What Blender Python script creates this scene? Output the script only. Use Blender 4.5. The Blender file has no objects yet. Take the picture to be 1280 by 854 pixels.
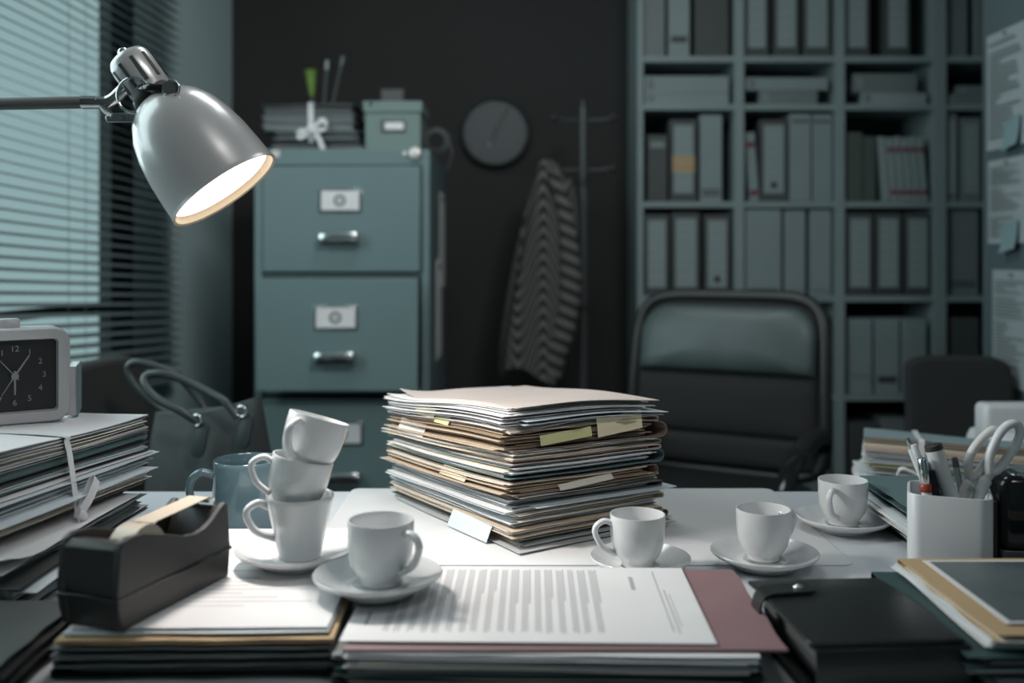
import bpy, bmesh, math, random
from mathutils import Vector, Matrix
random.seed(7)
PI = math.pi
S = bpy.context.scene
COL = S.collection
F, CAMZ, HOR = 1244.0, 1.078, 318.0          # focal length in pixels, camera height, horizon row
DESK = 0.74

def X(px, Y): return (px-640)/F*Y
def Z(py, Y): return CAMZ-(py-HOR)/F*Y
def at(px, py, Y): return Vector((X(px, Y), Y, Z(py, Y)))

# ------------------------------------------------------------------ materials
def mat(name, rgb, rough=0.6, metal=0.0, vary=0.0, scale=30, bump=0.0, bscale=200, spec=0.5, coat=0.0):
    m = bpy.data.materials.new(name); m.use_nodes = True
    nt = m.node_tree; b = nt.nodes['Principled BSDF']
    b.inputs['Base Color'].default_value = (*rgb, 1)
    b.inputs['Roughness'].default_value = rough
    b.inputs['Metallic'].default_value = metal
    b.inputs['Specular IOR Level'].default_value = spec
    b.inputs['Coat Weight'].default_value = coat
    if vary or bump:
        tc = nt.nodes.new('ShaderNodeTexCoord')
    if vary:
        n = nt.nodes.new('ShaderNodeTexNoise'); n.inputs['Scale'].default_value = scale; n.inputs['Detail'].default_value = 4
        r = nt.nodes.new('ShaderNodeMapRange')
        r.inputs['From Min'].default_value = .3; r.inputs['From Max'].default_value = .7
        r.inputs['To Min'].default_value = 1-vary; r.inputs['To Max'].default_value = 1+vary
        mx = nt.nodes.new('ShaderNodeVectorMath'); mx.operation = 'SCALE'; mx.inputs[0].default_value = rgb
        nt.links.new(tc.outputs['Object'], n.inputs['Vector']); nt.links.new(n.outputs['Fac'], r.inputs['Value'])
        nt.links.new(r.outputs['Result'], mx.inputs['Scale']); nt.links.new(mx.outputs['Vector'], b.inputs['Base Color'])
    if bump:
        n2 = nt.nodes.new('ShaderNodeTexNoise'); n2.inputs['Scale'].default_value = bscale; n2.inputs['Detail'].default_value = 3
        bp = nt.nodes.new('ShaderNodeBump'); bp.inputs['Strength'].default_value = bump; bp.inputs['Distance'].default_value = .002
        nt.links.new(tc.outputs['Object'], n2.inputs['Vector']); nt.links.new(n2.outputs['Fac'], bp.inputs['Height'])
        nt.links.new(bp.outputs['Normal'], b.inputs['Normal'])
    return m

def emit(name, rgb, st):
    m = bpy.data.materials.new(name); m.use_nodes = True
    nt = m.node_tree; b = nt.nodes['Principled BSDF']
    b.inputs['Base Color'].default_value = (.8, .8, .8, 1)
    b.inputs['Emission Color'].default_value = (*rgb, 1); b.inputs['Emission Strength'].default_value = st
    return m

M = dict(
    white=mat('paper_white', (.77, .76, .77), .75, vary=.03, scale=12),
    cool=mat('paper_cool', (.62, .68, .72), .75, vary=.04, scale=12),
    grey=mat('paper_grey', (.45, .46, .47), .75, vary=.05, scale=12),
    cream=mat('paper_cream', (.74, .68, .60), .75, vary=.04, scale=12),
    pink=mat('manila_pink', (.585, .50, .46), .75, vary=.04, scale=12),
    manila=mat('manila', (.60, .48, .37), .7, vary=.06, scale=14),
    tan=mat('tan_card', (.52, .36, .20), .7, vary=.06, scale=14),
    brown=mat('brown_card', (.25, .18, .14), .8, vary=.12, scale=25),
    brownp=mat('brown_paper', (.36, .26, .18), .8, vary=.12, scale=25),
    teal=mat('teal_card', (.11, .175, .185), .6, vary=.06, scale=14),
    deepteal=mat('deep_teal_card', (.035, .075, .078), .5, vary=.06, scale=14),
    paleteal=mat('pale_teal_card', (.25, .33, .35), .6, vary=.06, scale=14),
    slate=mat('slate_card', (.17, .185, .188), .65, vary=.06, scale=14),
    dark=mat('dark_card', (.055, .057, .057), .55, vary=.08, scale=14),
    rose=mat('rose_card', (.27, .16, .17), .6, vary=.05, scale=14),
    yellow=mat('note_yellow', (.78, .68, .47), .7),
    lime=mat('note_lime', (.62, .60, .30), .7),
    aqua=mat('note_aqua', (.25, .36, .38), .7),
    ink=mat('ink', (.40, .405, .42), .8),
    inkdark=mat('ink_dark', (.12, .125, .13), .8),
    desk=mat('desk_laminate', (.58, .605, .64), .38, vary=.02, scale=6),
    pad=mat('desk_mat', (.70, .70, .71), .42),
    porcelain=mat('porcelain', (.70, .71, .72), .16, coat=.3),
    mug=mat('blue_glaze', (.085, .145, .17), .14, coat=.4),
    black=mat('black_plastic', (.034, .032, .032), .42),
    gloss=mat('black_gloss', (.012, .012, .013), .12),
    softblack=mat('black_fabric', (.025, .025, .025), .9, bump=.2, bscale=400),
    leather=mat('black_leather', (.018, .019, .019), .42, bump=.35, bscale=160, spec=.6),
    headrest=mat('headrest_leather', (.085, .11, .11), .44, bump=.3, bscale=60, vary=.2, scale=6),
    orgleather=mat('organiser_leather', (.018, .020, .020), .30, bump=.18, bscale=220, spec=.6),
    bag=mat('suede', (.055, .064, .064), .85, vary=.2, scale=14, bump=.2, bscale=120),
    bagtrim=mat('bag_leather', (.045, .058, .058), .38),
    lamp=mat('lamp_paint', (.50, .49, .49), .30, metal=.2, spec=.8, coat=.5),
    steel=mat('brushed_steel', (.58, .56, .54), .24, metal=1),
    armgrey=mat('arm_paint', (.085, .083, .085), .55),
    darksteel=mat('dark_steel', (.16, .16, .165), .35, metal=.6),
    chrome=mat('chrome', (.72, .74, .74), .16, metal=1),
    shadein=mat('shade_inside', (.42, .33, .22), .5),
    bulb=emit('lamp_diffuser', (1.0, .96, .92), 4.0),
    nickel=mat('nickel_lock', (.72, .69, .67), .3, metal=.25),  # pale, barely metallic colour stands in for a bright reflection
    cab=mat('cabinet_paint', (.15, .222, .23), .42, vary=.03, scale=4),
    cablid=mat('box_board', (.17, .24, .225), .6),
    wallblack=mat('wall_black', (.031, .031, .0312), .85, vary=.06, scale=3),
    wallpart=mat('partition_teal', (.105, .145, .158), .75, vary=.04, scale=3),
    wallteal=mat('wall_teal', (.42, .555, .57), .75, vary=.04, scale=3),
    floor=mat('floor_carpet', (.05, .052, .053), .9, vary=.15, scale=60),
    ceil=mat('ceiling_paint', (.42, .45, .46), .9, vary=.02, scale=4),
    darkframe=mat('window_frame', (.03, .036, .037), .5),
    slat=mat('blind_slat', (.15, .19, .195), .5),
    shelf=mat('bookcase_board', (.27, .34, .345), .6, vary=.04, scale=6),
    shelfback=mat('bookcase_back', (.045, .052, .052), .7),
    bgrey=mat('binder_grey', (.19, .225, .228), .6, vary=.06, scale=9),
    bpale=mat('binder_pale', (.26, .325, .335), .6, vary=.05, scale=9),
    bdark=mat('binder_dark', (.075, .085, .085), .6, vary=.08, scale=9),
    bgreen=mat('binder_green', (.085, .115, .10), .6, vary=.08, scale=9),
    blab=mat('binder_label', (.29, .355, .36), .7),
    bred=mat('label_red', (.20, .035, .045), .6),
    note=mat('notice_paper', (.40, .45, .465), .75, vary=.03, scale=9),
    noteink=mat('notice_ink', (.15, .18, .19), .8),
    clockface=mat('wall_clock_face', (.085, .10, .105), .5),
    clockrim=mat('wall_clock_rim', (.05, .058, .06), .4),
    clockwhite=mat('alarm_white', (.50, .50, .51), .4),
    aface=mat('alarm_face', (.018, .018, .019), .4),
    lume=mat('alarm_numeral', (.26, .27, .27), .6),
    white_plastic=mat('white_plastic', (.68, .69, .71), .32),
    grip=mat('scissors_grip', (.64, .62, .60), .38),
    clear=mat('clear_plastic', (.62, .64, .65), .12),
    red=mat('red_plastic', (.35, .06, .035), .35),
    pole=mat('stand_metal', (.085, .095, .097), .4, metal=.4),
    tape=mat('tape_film', (.62, .53, .43), .25),
    tapecore=mat('tape_core', (.34, .24, .16), .7),
    string=mat('cotton_ribbon', (.66, .67, .68), .8),
    gloss_print=mat('glossy_print', (.105, .125, .13), .22, vary=.25, scale=9),
    green=mat('green_plastic', (.17, .30, .06), .5),
    glass=None, shirt=None)

def glass_mat():
    m = bpy.data.materials.new('window_glass'); m.use_nodes = True
    nt = m.node_tree; nt.nodes.clear()
    o = nt.nodes.new('ShaderNodeOutputMaterial'); mx = nt.nodes.new('ShaderNodeMixShader')
    t = nt.nodes.new('ShaderNodeBsdfTransparent'); g = nt.nodes.new('ShaderNodeBsdfGlossy'); g.inputs['Roughness'].default_value = .05
    t.inputs['Color'].default_value = (.93, .97, .97, 1)
    mx.inputs[0].default_value = .05
    nt.links.new(t.outputs[0], mx.inputs[1]); nt.links.new(g.outputs[0], mx.inputs[2]); nt.links.new(mx.outputs[0], o.inputs[0])
    return m
M['glass'] = glass_mat()
def shirt_mat():
    m = bpy.data.materials.new('striped_cotton'); m.use_nodes = True
    nt = m.node_tree; b = nt.nodes['Principled BSDF']; b.inputs['Roughness'].default_value = .9
    uv = nt.nodes.new('ShaderNodeUVMap'); sp = nt.nodes.new('ShaderNodeSeparateXYZ')
    mu = nt.nodes.new('ShaderNodeMath'); mu.operation = 'MULTIPLY'; mu.inputs[1].default_value = 20
    fr = nt.nodes.new('ShaderNodeMath'); fr.operation = 'FRACT'
    gt = nt.nodes.new('ShaderNodeMath'); gt.operation = 'GREATER_THAN'; gt.inputs[1].default_value = .52
    mx = nt.nodes.new('ShaderNodeMix'); mx.data_type = 'RGBA'
    mx.inputs[6].default_value = (.03, .03, .03, 1); mx.inputs[7].default_value = (.15, .145, .145, 1)
    L = nt.links.new
    L(uv.outputs[0], sp.inputs[0]); L(sp.outputs['Y'], mu.inputs[0]); L(mu.outputs[0], fr.inputs[0]); L(fr.outputs[0], gt.inputs[0])
    L(gt.outputs[0], mx.inputs[0]); L(mx.outputs[2], b.inputs['Base Color'])
    return m
M['shirt'] = shirt_mat()

# ------------------------------------------------------------------ mesh builder
class MB:
    def __init__(s): s.v = []; s.f = []; s.mi = []; s.sm = []; s.uv = {}
    def add(s, vs, fs, mi=0, smooth=False):
        o = len(s.v); s.v += [tuple(v) for v in vs]
        for f in fs: s.f.append([o+i for i in f]); s.mi.append(mi); s.sm.append(smooth)
        return o
    def box(s, c, d, mi=0, rz=0, mtx=None):
        x, y, z = d[0]/2, d[1]/2, d[2]/2
        vs = [Vector((a*x, b*y, e*z)) for e in (-1, 1) for b in (-1, 1) for a in (-1, 1)]
        R = mtx if mtx is not None else Matrix.Rotation(rz, 3, 'Z')
        vs = [R @ v+Vector(c) for v in vs]
        s.add(vs, [(0, 2, 3, 1), (4, 5, 7, 6), (0, 1, 5, 4), (2, 6, 7, 3), (0, 4, 6, 2), (1, 3, 7, 5)], mi)
        return s
    def bb(s, a, b, mi=0):
        return s.box([(a[i]+b[i])/2 for i in range(3)], [abs(b[i]-a[i]) for i in range(3)], mi)
    def rbox(s, c, d, r, seg=4, mi=0, mtx=None, er=None):
        """box with corners rounded in plan (radius r) and softened top and bottom edges (er)"""
        er = er if er is not None else min(r, d[2]/2)*.4
        R = mtx if mtx is not None else Matrix.Identity(3)
        rings = []
        prof = [(er, -d[2]/2), (er*.3, -d[2]/2+er*.3), (0, -d[2]/2+er), (0, d[2]/2-er), (er*.3, d[2]/2-er*.3), (er, d[2]/2)]
        for ins, z in prof:
            ring = []
            for (sx, sy, a0) in ((1, 1, 0), (-1, 1, PI/2), (-1, -1, PI), (1, -1, 1.5*PI)):
                cx, cy = sx*(d[0]/2-r), sy*(d[1]/2-r)
                rr = max(r-ins, 1e-5)
                for k in range(seg+1):
                    a = a0+PI/2*k/seg
                    ring.append(Vector((cx+rr*math.cos(a), cy+rr*math.sin(a), z)))
            rings.append(ring)
        n = len(rings[0]); vs = [R @ v+Vector(c) for ring in rings for v in ring]
        fs = []
        for j in range(len(rings)-1):
            for i in range(n):
                fs.append((j*n+i, j*n+(i+1) % n, (j+1)*n+(i+1) % n, (j+1)*n+i))
        s.add(vs, fs, mi, True)
        s.add(vs[:n][::-1], [tuple(range(n))], mi); s.add(vs[-n:], [tuple(range(n))], mi)
        return s
    def lathe(s, prof, seg=40, mi=0, mtx=None, smooth=True):
        R = mtx if mtx is not None else Matrix.Identity(4)
        vs = []; n = len(prof)
        for k in range(seg):
            a = 2*PI*k/seg; c, sn = math.cos(a), math.sin(a)
            for r, z in prof: vs.append(R @ Vector((r*c, r*sn, z)))
        fs = []
        for k in range(seg):
            k2 = (k+1) % seg
            for i in range(n-1): fs.append((k*n+i, k2*n+i, k2*n+i+1, k*n+i+1))
        s.add(vs, fs, mi, smooth)
        return s
    def cyl(s, a, b, r, seg=16, mi=0, r2=None, smooth=True):
        a, b = Vector(a), Vector(b); d = (b-a)
        q = d.to_track_quat('Z', 'Y').to_matrix().to_4x4(); T = Matrix.Translation(a) @ q
        L = d.length; r2 = r if r2 is None else r2
        s.lathe([(1e-5, 0), (r, 0)], seg, mi, T, False); s.lathe([(r, 0), (r2, L)], seg, mi, T, smooth); s.lathe([(r2, L), (1e-5, L)], seg, mi, T, False)
        return s
    def tube(s, pts, r, seg=10, mi=0, closed=False, flat=1.0, ref=None, caps=True):
        pts = [Vector(p) for p in pts]; n = len(pts); vs = []
        ref = Vector(ref) if ref else None; prev = None
        for i, p in enumerate(pts):
            if closed: t = pts[(i+1) % n]-pts[i-1]
            else: t = pts[min(i+1, n-1)]-pts[max(i-1, 0)]
            t.normalize()
            if ref is not None: u = ref-t*ref.dot(t)
            elif prev is not None: u = prev-t*prev.dot(t)
            else:
                u = Vector((0, 0, 1)) if abs(t.z) < .9 else Vector((1, 0, 0)); u = u-t*u.dot(t)
            u.normalize(); prev = u; w = t.cross(u)
            rr = r[i] if isinstance(r, (list, tuple)) else r
            for k in range(seg):
                a = 2*PI*k/seg; vs.append(p+u*(rr*flat*math.cos(a))+w*(rr*math.sin(a)))
        fs = []
        for i in range(n if closed else n-1):
            j = (i+1) % n
            for k in range(seg): fs.append((i*seg+k, i*seg+(k+1) % seg, j*seg+(k+1) % seg, j*seg+k))
        if caps and not closed: fs += [tuple(range(seg))[::-1], tuple(range((n-1)*seg, n*seg))]
        s.add(vs, fs, mi, True)
        return s
    def prism(s, poly, a, b, mi=0, mtx=None):
        """extrude a polygon given in (x,z) from y=a to y=b"""
        R = mtx if mtx is not None else Matrix.Identity(4)
        n = len(poly)
        vs = [R @ Vector((p[0], a, p[1])) for p in poly]+[R @ Vector((p[0], b, p[1])) for p in poly]
        s.add(vs, [tuple(range(n)), tuple(range(2*n-1, n-1, -1))]+[(i, i+n, (i+1) % n+n, (i+1) % n) for i in range(n)], mi)
        return s
    def grid(s, fn, nx, ny, t, mi=0, smooth=True):
        """thick sheet: fn(u,v) -> point of its lower face, thickness t upward"""
        lo = [Vector(fn(i/nx, j/ny)) for j in range(ny+1) for i in range(nx+1)]
        hi = [p+Vector((0, 0, t)) for p in lo] if not isinstance(t, Vector) else [p+t for p in lo]
        N = len(lo); w = nx+1; fs = []
        for j in range(ny):
            for i in range(nx):
                q = (j*w+i, j*w+i+1, (j+1)*w+i+1, (j+1)*w+i)
                fs.append(q[::-1]); fs.append(tuple(N+k for k in q))
        for i in range(nx):
            fs.append((i, i+1, N+i+1, N+i)); k = ny*w+i; fs.append((k+1, k, N+k, N+k+1))
        for j in range(ny):
            k = j*w; fs.append((k+w, k, N+k, N+k+w)); k = j*w+nx; fs.append((k, k+w, N+k+w, N+k))
        s.add(lo+hi, fs, mi, smooth)
        return s
    def build(s, name, mats, parent=None, loc=None, rot=None, bevel=0, sub=0, autosmooth=False, bseg=2):
        me = bpy.data.meshes.new(name); me.from_pydata(s.v, [], s.f)
        mats = mats if isinstance(mats, (list, tuple)) else [mats]
        for m in mats: me.materials.append(M[m] if isinstance(m, str) else m)
        me.polygons.foreach_set('material_index', s.mi); me.polygons.foreach_set('use_smooth', s.sm)
        bm = bmesh.new(); bm.from_mesh(me); bmesh.ops.remove_doubles(bm, verts=bm.verts, dist=2e-6)
        bmesh.ops.recalc_face_normals(bm, faces=bm.faces); bm.to_mesh(me); bm.free()
        me.set_sharp_from_angle(angle=math.radians(52)); me.update()
        o = bpy.data.objects.new(name, me); COL.objects.link(o)
        if parent is not None: o.parent = parent
        if loc is not None: o.location = loc
        if rot is not None: o.rotation_euler = rot if hasattr(rot, '__len__') else (0, 0, rot)
        if bevel:
            b = o.modifiers.new('bevel', 'BEVEL'); b.width = bevel; b.segments = bseg; b.limit_method = 'ANGLE'; b.angle_limit = .6
        if sub:
            q = o.modifiers.new('subsurf', 'SUBSURF'); q.levels = sub; q.render_levels = sub
        return o

def tag(o, label=None, cat=None, group=None, kind=None):
    if label: o['label'] = label
    if cat: o['category'] = cat
    if group: o['group'] = group
    if kind: o['kind'] = kind
    return o
def empty(name, loc, rz=0, label=None, cat=None, group=None):
    o = bpy.data.objects.new(name, None); COL.objects.link(o); o.empty_display_size = .05
    o.location = loc; o.rotation_euler = (0, 0, rz); tag(o, label, cat, group); return o
def copy_tree(o, parent=None):
    c = o.copy(); COL.objects.link(c)
    if parent is not None: c.parent = parent
    for ch in [x for x in bpy.data.objects if x.parent == o]: copy_tree(ch, c)
    return c
def spline(pts, n=8):
    pts = [Vector(p) for p in pts]; out = []
    for i in range(len(pts)-1):
        p0 = pts[max(i-1, 0)]; p1 = pts[i]; p2 = pts[i+1]; p3 = pts[min(i+2, len(pts)-1)]
        for k in range(n):
            t = k/n
            out.append(.5*((2*p1)+(p2-p0)*t+(2*p0-5*p1+4*p2-p3)*t*t+(3*p1-p0-3*p2+p3)*t**3))
    out.append(pts[-1]); return out
def struct(o): o['kind'] = 'structure'; return o
def RM(deg, ax): return Matrix.Rotation(math.radians(deg), 4, ax)

# ------------------------------------------------------------------ the room
YB = 3.70                                     # back wall
CX = -1.041                                   # left-back corner
dv = Vector((-.096, -1, 0)).normalized()      # along the left wall, towards the viewer
nv = Vector((1, -.096, 0)).normalized()       # into the room
WM = Matrix(((dv.x, -nv.x, 0, CX), (dv.y, -nv.y, 0, YB), (0, 0, 1, 0), (0, 0, 0, 1)))  # local x = along, y = outward
def wpt(s, o, z): return WM @ Vector((s, o, z))
def wbox(m, s0, s1, o0, o1, z0, z1, mi=0):
    vs = [wpt(s, o, z) for z in (z0, z1) for o in (o0, o1) for s in (s0, s1)]
    m.add(vs, [(0, 2, 3, 1), (4, 5, 7, 6), (0, 1, 5, 4), (2, 6, 7, 3), (0, 4, 6, 2), (1, 3, 7, 5)], mi)
CEIL = 2.7
struct(MB().bb((-1.7, -.9, -.1), (2.4, YB+.1, 0)).build('floor', 'floor'))
struct(MB().bb((-1.7, -.9, CEIL), (2.4, YB+.1, CEIL+.1)).build('ceiling', 'ceil'))
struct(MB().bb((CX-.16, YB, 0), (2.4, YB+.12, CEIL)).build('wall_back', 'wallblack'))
struct(MB().bb((-1.7, -1.0, 0), (2.4, -.9, CEIL)).build('wall_front', 'wallteal'))
struct(MB().bb((2.2, -.9, 0), (2.3, YB, CEIL)).build('wall_right', 'wallteal'))
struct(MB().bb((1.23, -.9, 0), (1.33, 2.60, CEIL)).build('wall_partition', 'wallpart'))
W1 = (.905, 1.50, .55, 2.45); W2 = (1.66, 2.95, 1.0, 2.45)  # W2 is an unseen second window, added to let in side light
m = MB()
TW = .035
wbox(m, 0, W1[0], 0, TW, 0, CEIL)
for w in (W1, W2):
    wbox(m, w[0], w[1], 0, TW, 0, w[2]); wbox(m, w[0], w[1], 0, TW, w[3], CEIL)
wbox(m, W1[1], W2[0], 0, TW, 0, CEIL); wbox(m, W2[1], 4.75, 0, TW, 0, CEIL)
struct(m.build('wall_left', 'wallteal'))
for i, w in enumerate((W1, W2)):
    m = MB()
    for (a, b, c, d) in ((w[0]-.12 if i == 0 else w[0], w[0]+.012, w[2], w[3]), (w[1]-.03, w[1], w[2], w[3]), (w[0], w[1], w[2], w[2]+.05), (w[0], w[1], w[3]-.05, w[3])):
        wbox(m, a, b, -.006, .03, c, d)
    if i == 0: wbox(m, w[0], w[1], .0, .028, .920, .945)
    else: wbox(m, (w[0]+w[1])/2-.02, (w[0]+w[1])/2+.02, .02, .06, w[2], w[3])
    win = struct(m.build('window_%d' % (i+1), 'darkframe'))
    g = MB(); wbox(g, w[0]+.01, w[1]-.01,     .022, .025, w[2]+.02, w[3]-.02)
    g.build('window_glass', 'glass', win)
m = MB(); m.bb((CX, YB-.015, 0), (.42, YB, .08)); struct(m.build('baseboard_back', 'darkframe'))

# venetian blind hanging in front of the window
bl = empty('venetian_blind', wpt(1.05, -.06, 0), 0, 'grey slatted venetian blind hanging slightly askew over the lit window', 'blind')
bo = Vector(bl.location)
m = MB(); s0, s1 = .60, 1.56
tilt = math.radians(19)
for k in range(64):
    zc = .74+k*.0265
    vs = []
    for s in (s0, s1):
        zz = zc+.0458*(s-1.2)
        for o in (-.0138, -.0045, .0045, .0138):
            crown = .0012*(1-(o/.0138)**2)
            vs.append(wpt(s, -.062+o*math.cos(tilt), zz+o*math.sin(tilt)+crown)-bo)
    vs2 = [v+Vector((0, 0, .0007)) for v in vs]
    fs = []
    for i in range(3): fs += [(i, i+1, i+5, i+4), (8+i, 8+i+4, 8+i+5, 8+i+1)]
    fs += [(0, 4, 12, 8), (3, 11, 15, 7), (0, 8, 9, 1), (1, 9, 10, 2), (2, 10, 11, 3), (4, 5, 13, 12), (5, 6, 14, 13), (6, 7, 15, 14)]
    m.add(vs+vs2, fs)
m.build('slats', 'slat', bl)
for s in (.73, 1.18, 1.26):
    z0, z1 = .72+.0458*(s-1.2), 2.43
    MB().cyl(wpt(s, -.0755, z0)-bo, wpt(s, -.0755, z1)-bo, .0009, 6).build('ladder_cord', 'slat', bl)
m = MB(); wbox(m, s0, s1, -.085, -.04, 2.43, 2.47); m.v = [tuple(Vector(v)-bo) for v in m.v]; m.build('head_rail', 'slat', bl)
m = MB(); m.add([wpt(s, o, .715+.0458*(s-1.2)+z)-bo for z in (0, .014) for o in (-.074, -.05) for s in (s0, s1)], [(0, 2, 3, 1), (4, 5, 7, 6), (0, 1, 5, 4), (2, 6, 7, 3), (0, 4, 6, 2), (1, 3, 7, 5)])
m.build('bottom_rail', 'slat', bl)

# ------------------------------------------------------------------ desk
dk = empty('desk', (-.05, 1.03, 0), 0, 'wide white office desk covered with papers and coffee cups', 'desk')
MB().bb((-.98, -.39, .705), (1.10, .39, DESK)).build('desktop', 'desk', dk, bevel=.003)
for sx in (-.93, 1.05):
    for sy in (-.33, .33): MB().bb((sx-.025, sy-.025, 0), (sx+.025, sy+.025, .705)).build('leg', 'white_plastic', dk, bevel=.003)
MB().bb((-.90, .30, .30), (1.02, .315, .70)).build('modesty_panel', 'desk', dk)
# translucent writing mat
m = MB(); m.rbox((0, 0, .0008), (.60, .352, .0016), .012, er=.0004)
tag(m.build('desk_mat', 'pad', loc=(.0715, 1.2545, DESK)), 'large white desk mat with rounded corners under the tall paper pile', 'desk mat')

# ------------------------------------------------------------------ paper piles
class Pile:
    """a stack of folders and sheaves; every layer is a thing of its own"""
    def __init__(s, cx, cy, rz, z0, H, slope=(0, 0), bow=.0, group=None, where='', cat='paper pile'):
        s.c = (cx, cy); s.rz = rz; s.z0 = z0; s.H = H; s.sl = slope; s.bow = bow; s.z = 0.0; s.group = group; s.where = where
        s.ph = random.random()*6
    def zz(s, x, y, z):
        k = 1+s.sl[0]*x/.15+s.sl[1]*y/.15+s.bow*(math.sin(9*x+s.ph)*math.cos(8*y+s.ph)+.5*math.sin(26*x+z*40+s.ph)*math.cos(19*y+s.ph*2))
        return z*k
    def sheet(s, m, z, t, W, L, dx=0, dy=0, r=0, mi=0, fray=0, curl=None, room=0, nx=12, ny=14):
        """one leaf in the pile's own frame; z = height above the pile's base"""
        c, sn = math.cos(r), math.sin(r); p1, p2 = random.random()*6, random.random()*6
        f1, f2 = random.uniform(18, 40), random.uniform(18, 40)
        def fn(u, v):
            x0, y0 = (u-.5)*W, (v-.5)*L
            if fray:
                x0 += fray*math.sin(y0*f1+p1)*(abs(u-.5)*2)**4*(1 if u > .5 else -1)
                y0 += fray*math.sin(x0*f2+p2)*(abs(v-.5)*2)**4*(1 if v > .5 else -1)
            x, y = dx+x0*c-y0*sn, dy+x0*sn+y0*c
            e = max(abs(u-.5), abs(v-.5))*2
            zz = z+room*.5*(1+math.sin(x*f2+p1)*math.sin(y*f1+p2))*e**3
            h = s.zz(x, y, zz)
            if curl:
                for (cu, cv, amp, rad) in curl:
                    d = math.hypot((u-cu)*W, (v-cv)*L)
                    if d < rad: h += amp*(1-d/rad)**2
            return (x, y, h-s.z)
        m.grid(fn, nx, ny, t, mi)
    def loc(s): return (s.c[0], s.c[1], s.z0+s.z)
    def sheaf(s, th, mats, label, name='paper_sheaf', cat='papers', W=.208, L=.295, jit=.006, n=None, dx=0, dy=0, r=0, fray=.0012, pitch=.00105, curl=None, group=None):
        n = n or max(1, round(th/pitch)); p = th/n; m = MB()
        for i in range(n):
            a, b = random.gauss(0, jit*.5), random.gauss(0, jit*.5)
            s.sheet(m, s.z+i*p, p*.72, W, L, dx+a, dy+b, r+random.gauss(0, .012 if jit > .003 else .004), random.randrange(len(mats)), fray, curl if i == n-1 else None, p*.18)
        o = m.build(name, mats, loc=s.loc(), rot=s.rz)
        tag(o, label, cat, group or s.group); s.z += th; return o
    def folder(s, th, mc, mp, label, W=.225, L=.31, dx=0, dy=0, r=0, jit=.005, spine=1, name='folder', flapshort=.0, ragged=.001, group=None, pw=.205, pl=.292, curl=None):
        t = .0008; Hh = max(th-.0004, .0024)
        prof = []                                    # (x, z) outer / inner along the U
        def U(ins):
            R = Hh/2-ins; pts = []
            x1 = W/2-Hh/2
            for k in range(13): pts.append((-W/2+(x1+W/2)*k/12, ins))
            for k in range(1, 8):
                a = -PI/2+PI*k/8; pts.append((x1+R*math.cos(a), Hh/2+R*math.sin(a)))
            for k in range(13): pts.append((x1+(-W/2+flapshort-x1)*k/12, Hh-ins))
            return pts
        A, B = U(0), U(t); n = len(A); ny = 14; vs = []
        c, sn = math.cos(r), math.sin(r); p1 = random.random()*6; f = random.uniform(14, 34); f2 = random.uniform(60, 120)
        zb = s.z
        for j in range(ny+1):
            y0 = (j/ny-.5)*L
            for P in (A, B):
                for i, (px, pz) in enumerate(P):
                    px2, yy = px*spine, y0
                    if j in (0, ny): yy += ragged*math.sin(px*f2+p1)*(1 if j else -1)
                    if i in (0, n-1): px2 += ragged*math.sin(y0*f+p1)
                    x, y = dx+px2*c-yy*sn, dy+px2*sn+yy*c
                    h = s.zz(x, y, zb+pz)
                    if curl and i > n-6:
                        for (cv, amp) in curl:
                            h += amp*max(0, 1-abs(j/ny-cv)*4)*(i-(n-6))/5
                    vs.append((x, y, h-zb))
        fs = []
        st = 2*n
        for j in range(ny):
            for i in range(n-1):
                a = j*st+i; fs.append((a, a+1, a+st+1, a+st)); a += n; fs.append((a+1, a, a+st, a+st+1))
            for i in (0, n-1):
                a = j*st+i; fs.append((a, a+n, a+n+st, a+st))
        for j in (0, ny):
            for i in range(n-1): a = j*st+i; fs.append((a, a+1, a+1+n, a+n))
        root = empty(name, s.loc(), s.rz, label, 'folder', group or s.group)
        m = MB(); m.add(vs, fs, 0, True); m.build('cover', mc, root)
        k = max(1, round((Hh-2*t)/.00115)); p = (Hh-2*t-.0002)/k
        if p > .0004:
            m = MB()
            for i in range(k):
                a, b = random.gauss(0, jit*.5), random.gauss(0, jit*.5)
                s.sheet(m, zb+t+.0001+i*p, p*.72, pw, pl, dx-spine*(W-pw)/2*.6+a-spine*Hh*.25, dy+b, r+random.gauss(0, .006), random.randrange(len(mp)), .001, None, p*.12)
            m.build('papers', mp, root)
        s.z += th; return root

def note_on(name, pts, mt, label, cat='sticky note', group=None, loc=None, th=.0004, bend=.004):
    """a small paper slip through four corners (world), a little bowed"""
    a, b, c, d = [Vector(p) for p in pts]; n = (b-a).cross(d-a).normalized()
    o0 = (a+b+c+d)/4
    m = MB()
    def fn(u, v): return (a*(1-u)+b*u)*(1-v)+(d*(1-u)+c*u)*v-o0+n*bend*math.sin(PI*v*.5)*v
    m.grid(fn, 6, 6, n*th)
    return tag(m.build(name, mt, loc=o0), label, cat, group)

WH, CO, GR, CR = 'white', 'cool', 'grey', 'cream'
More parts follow.
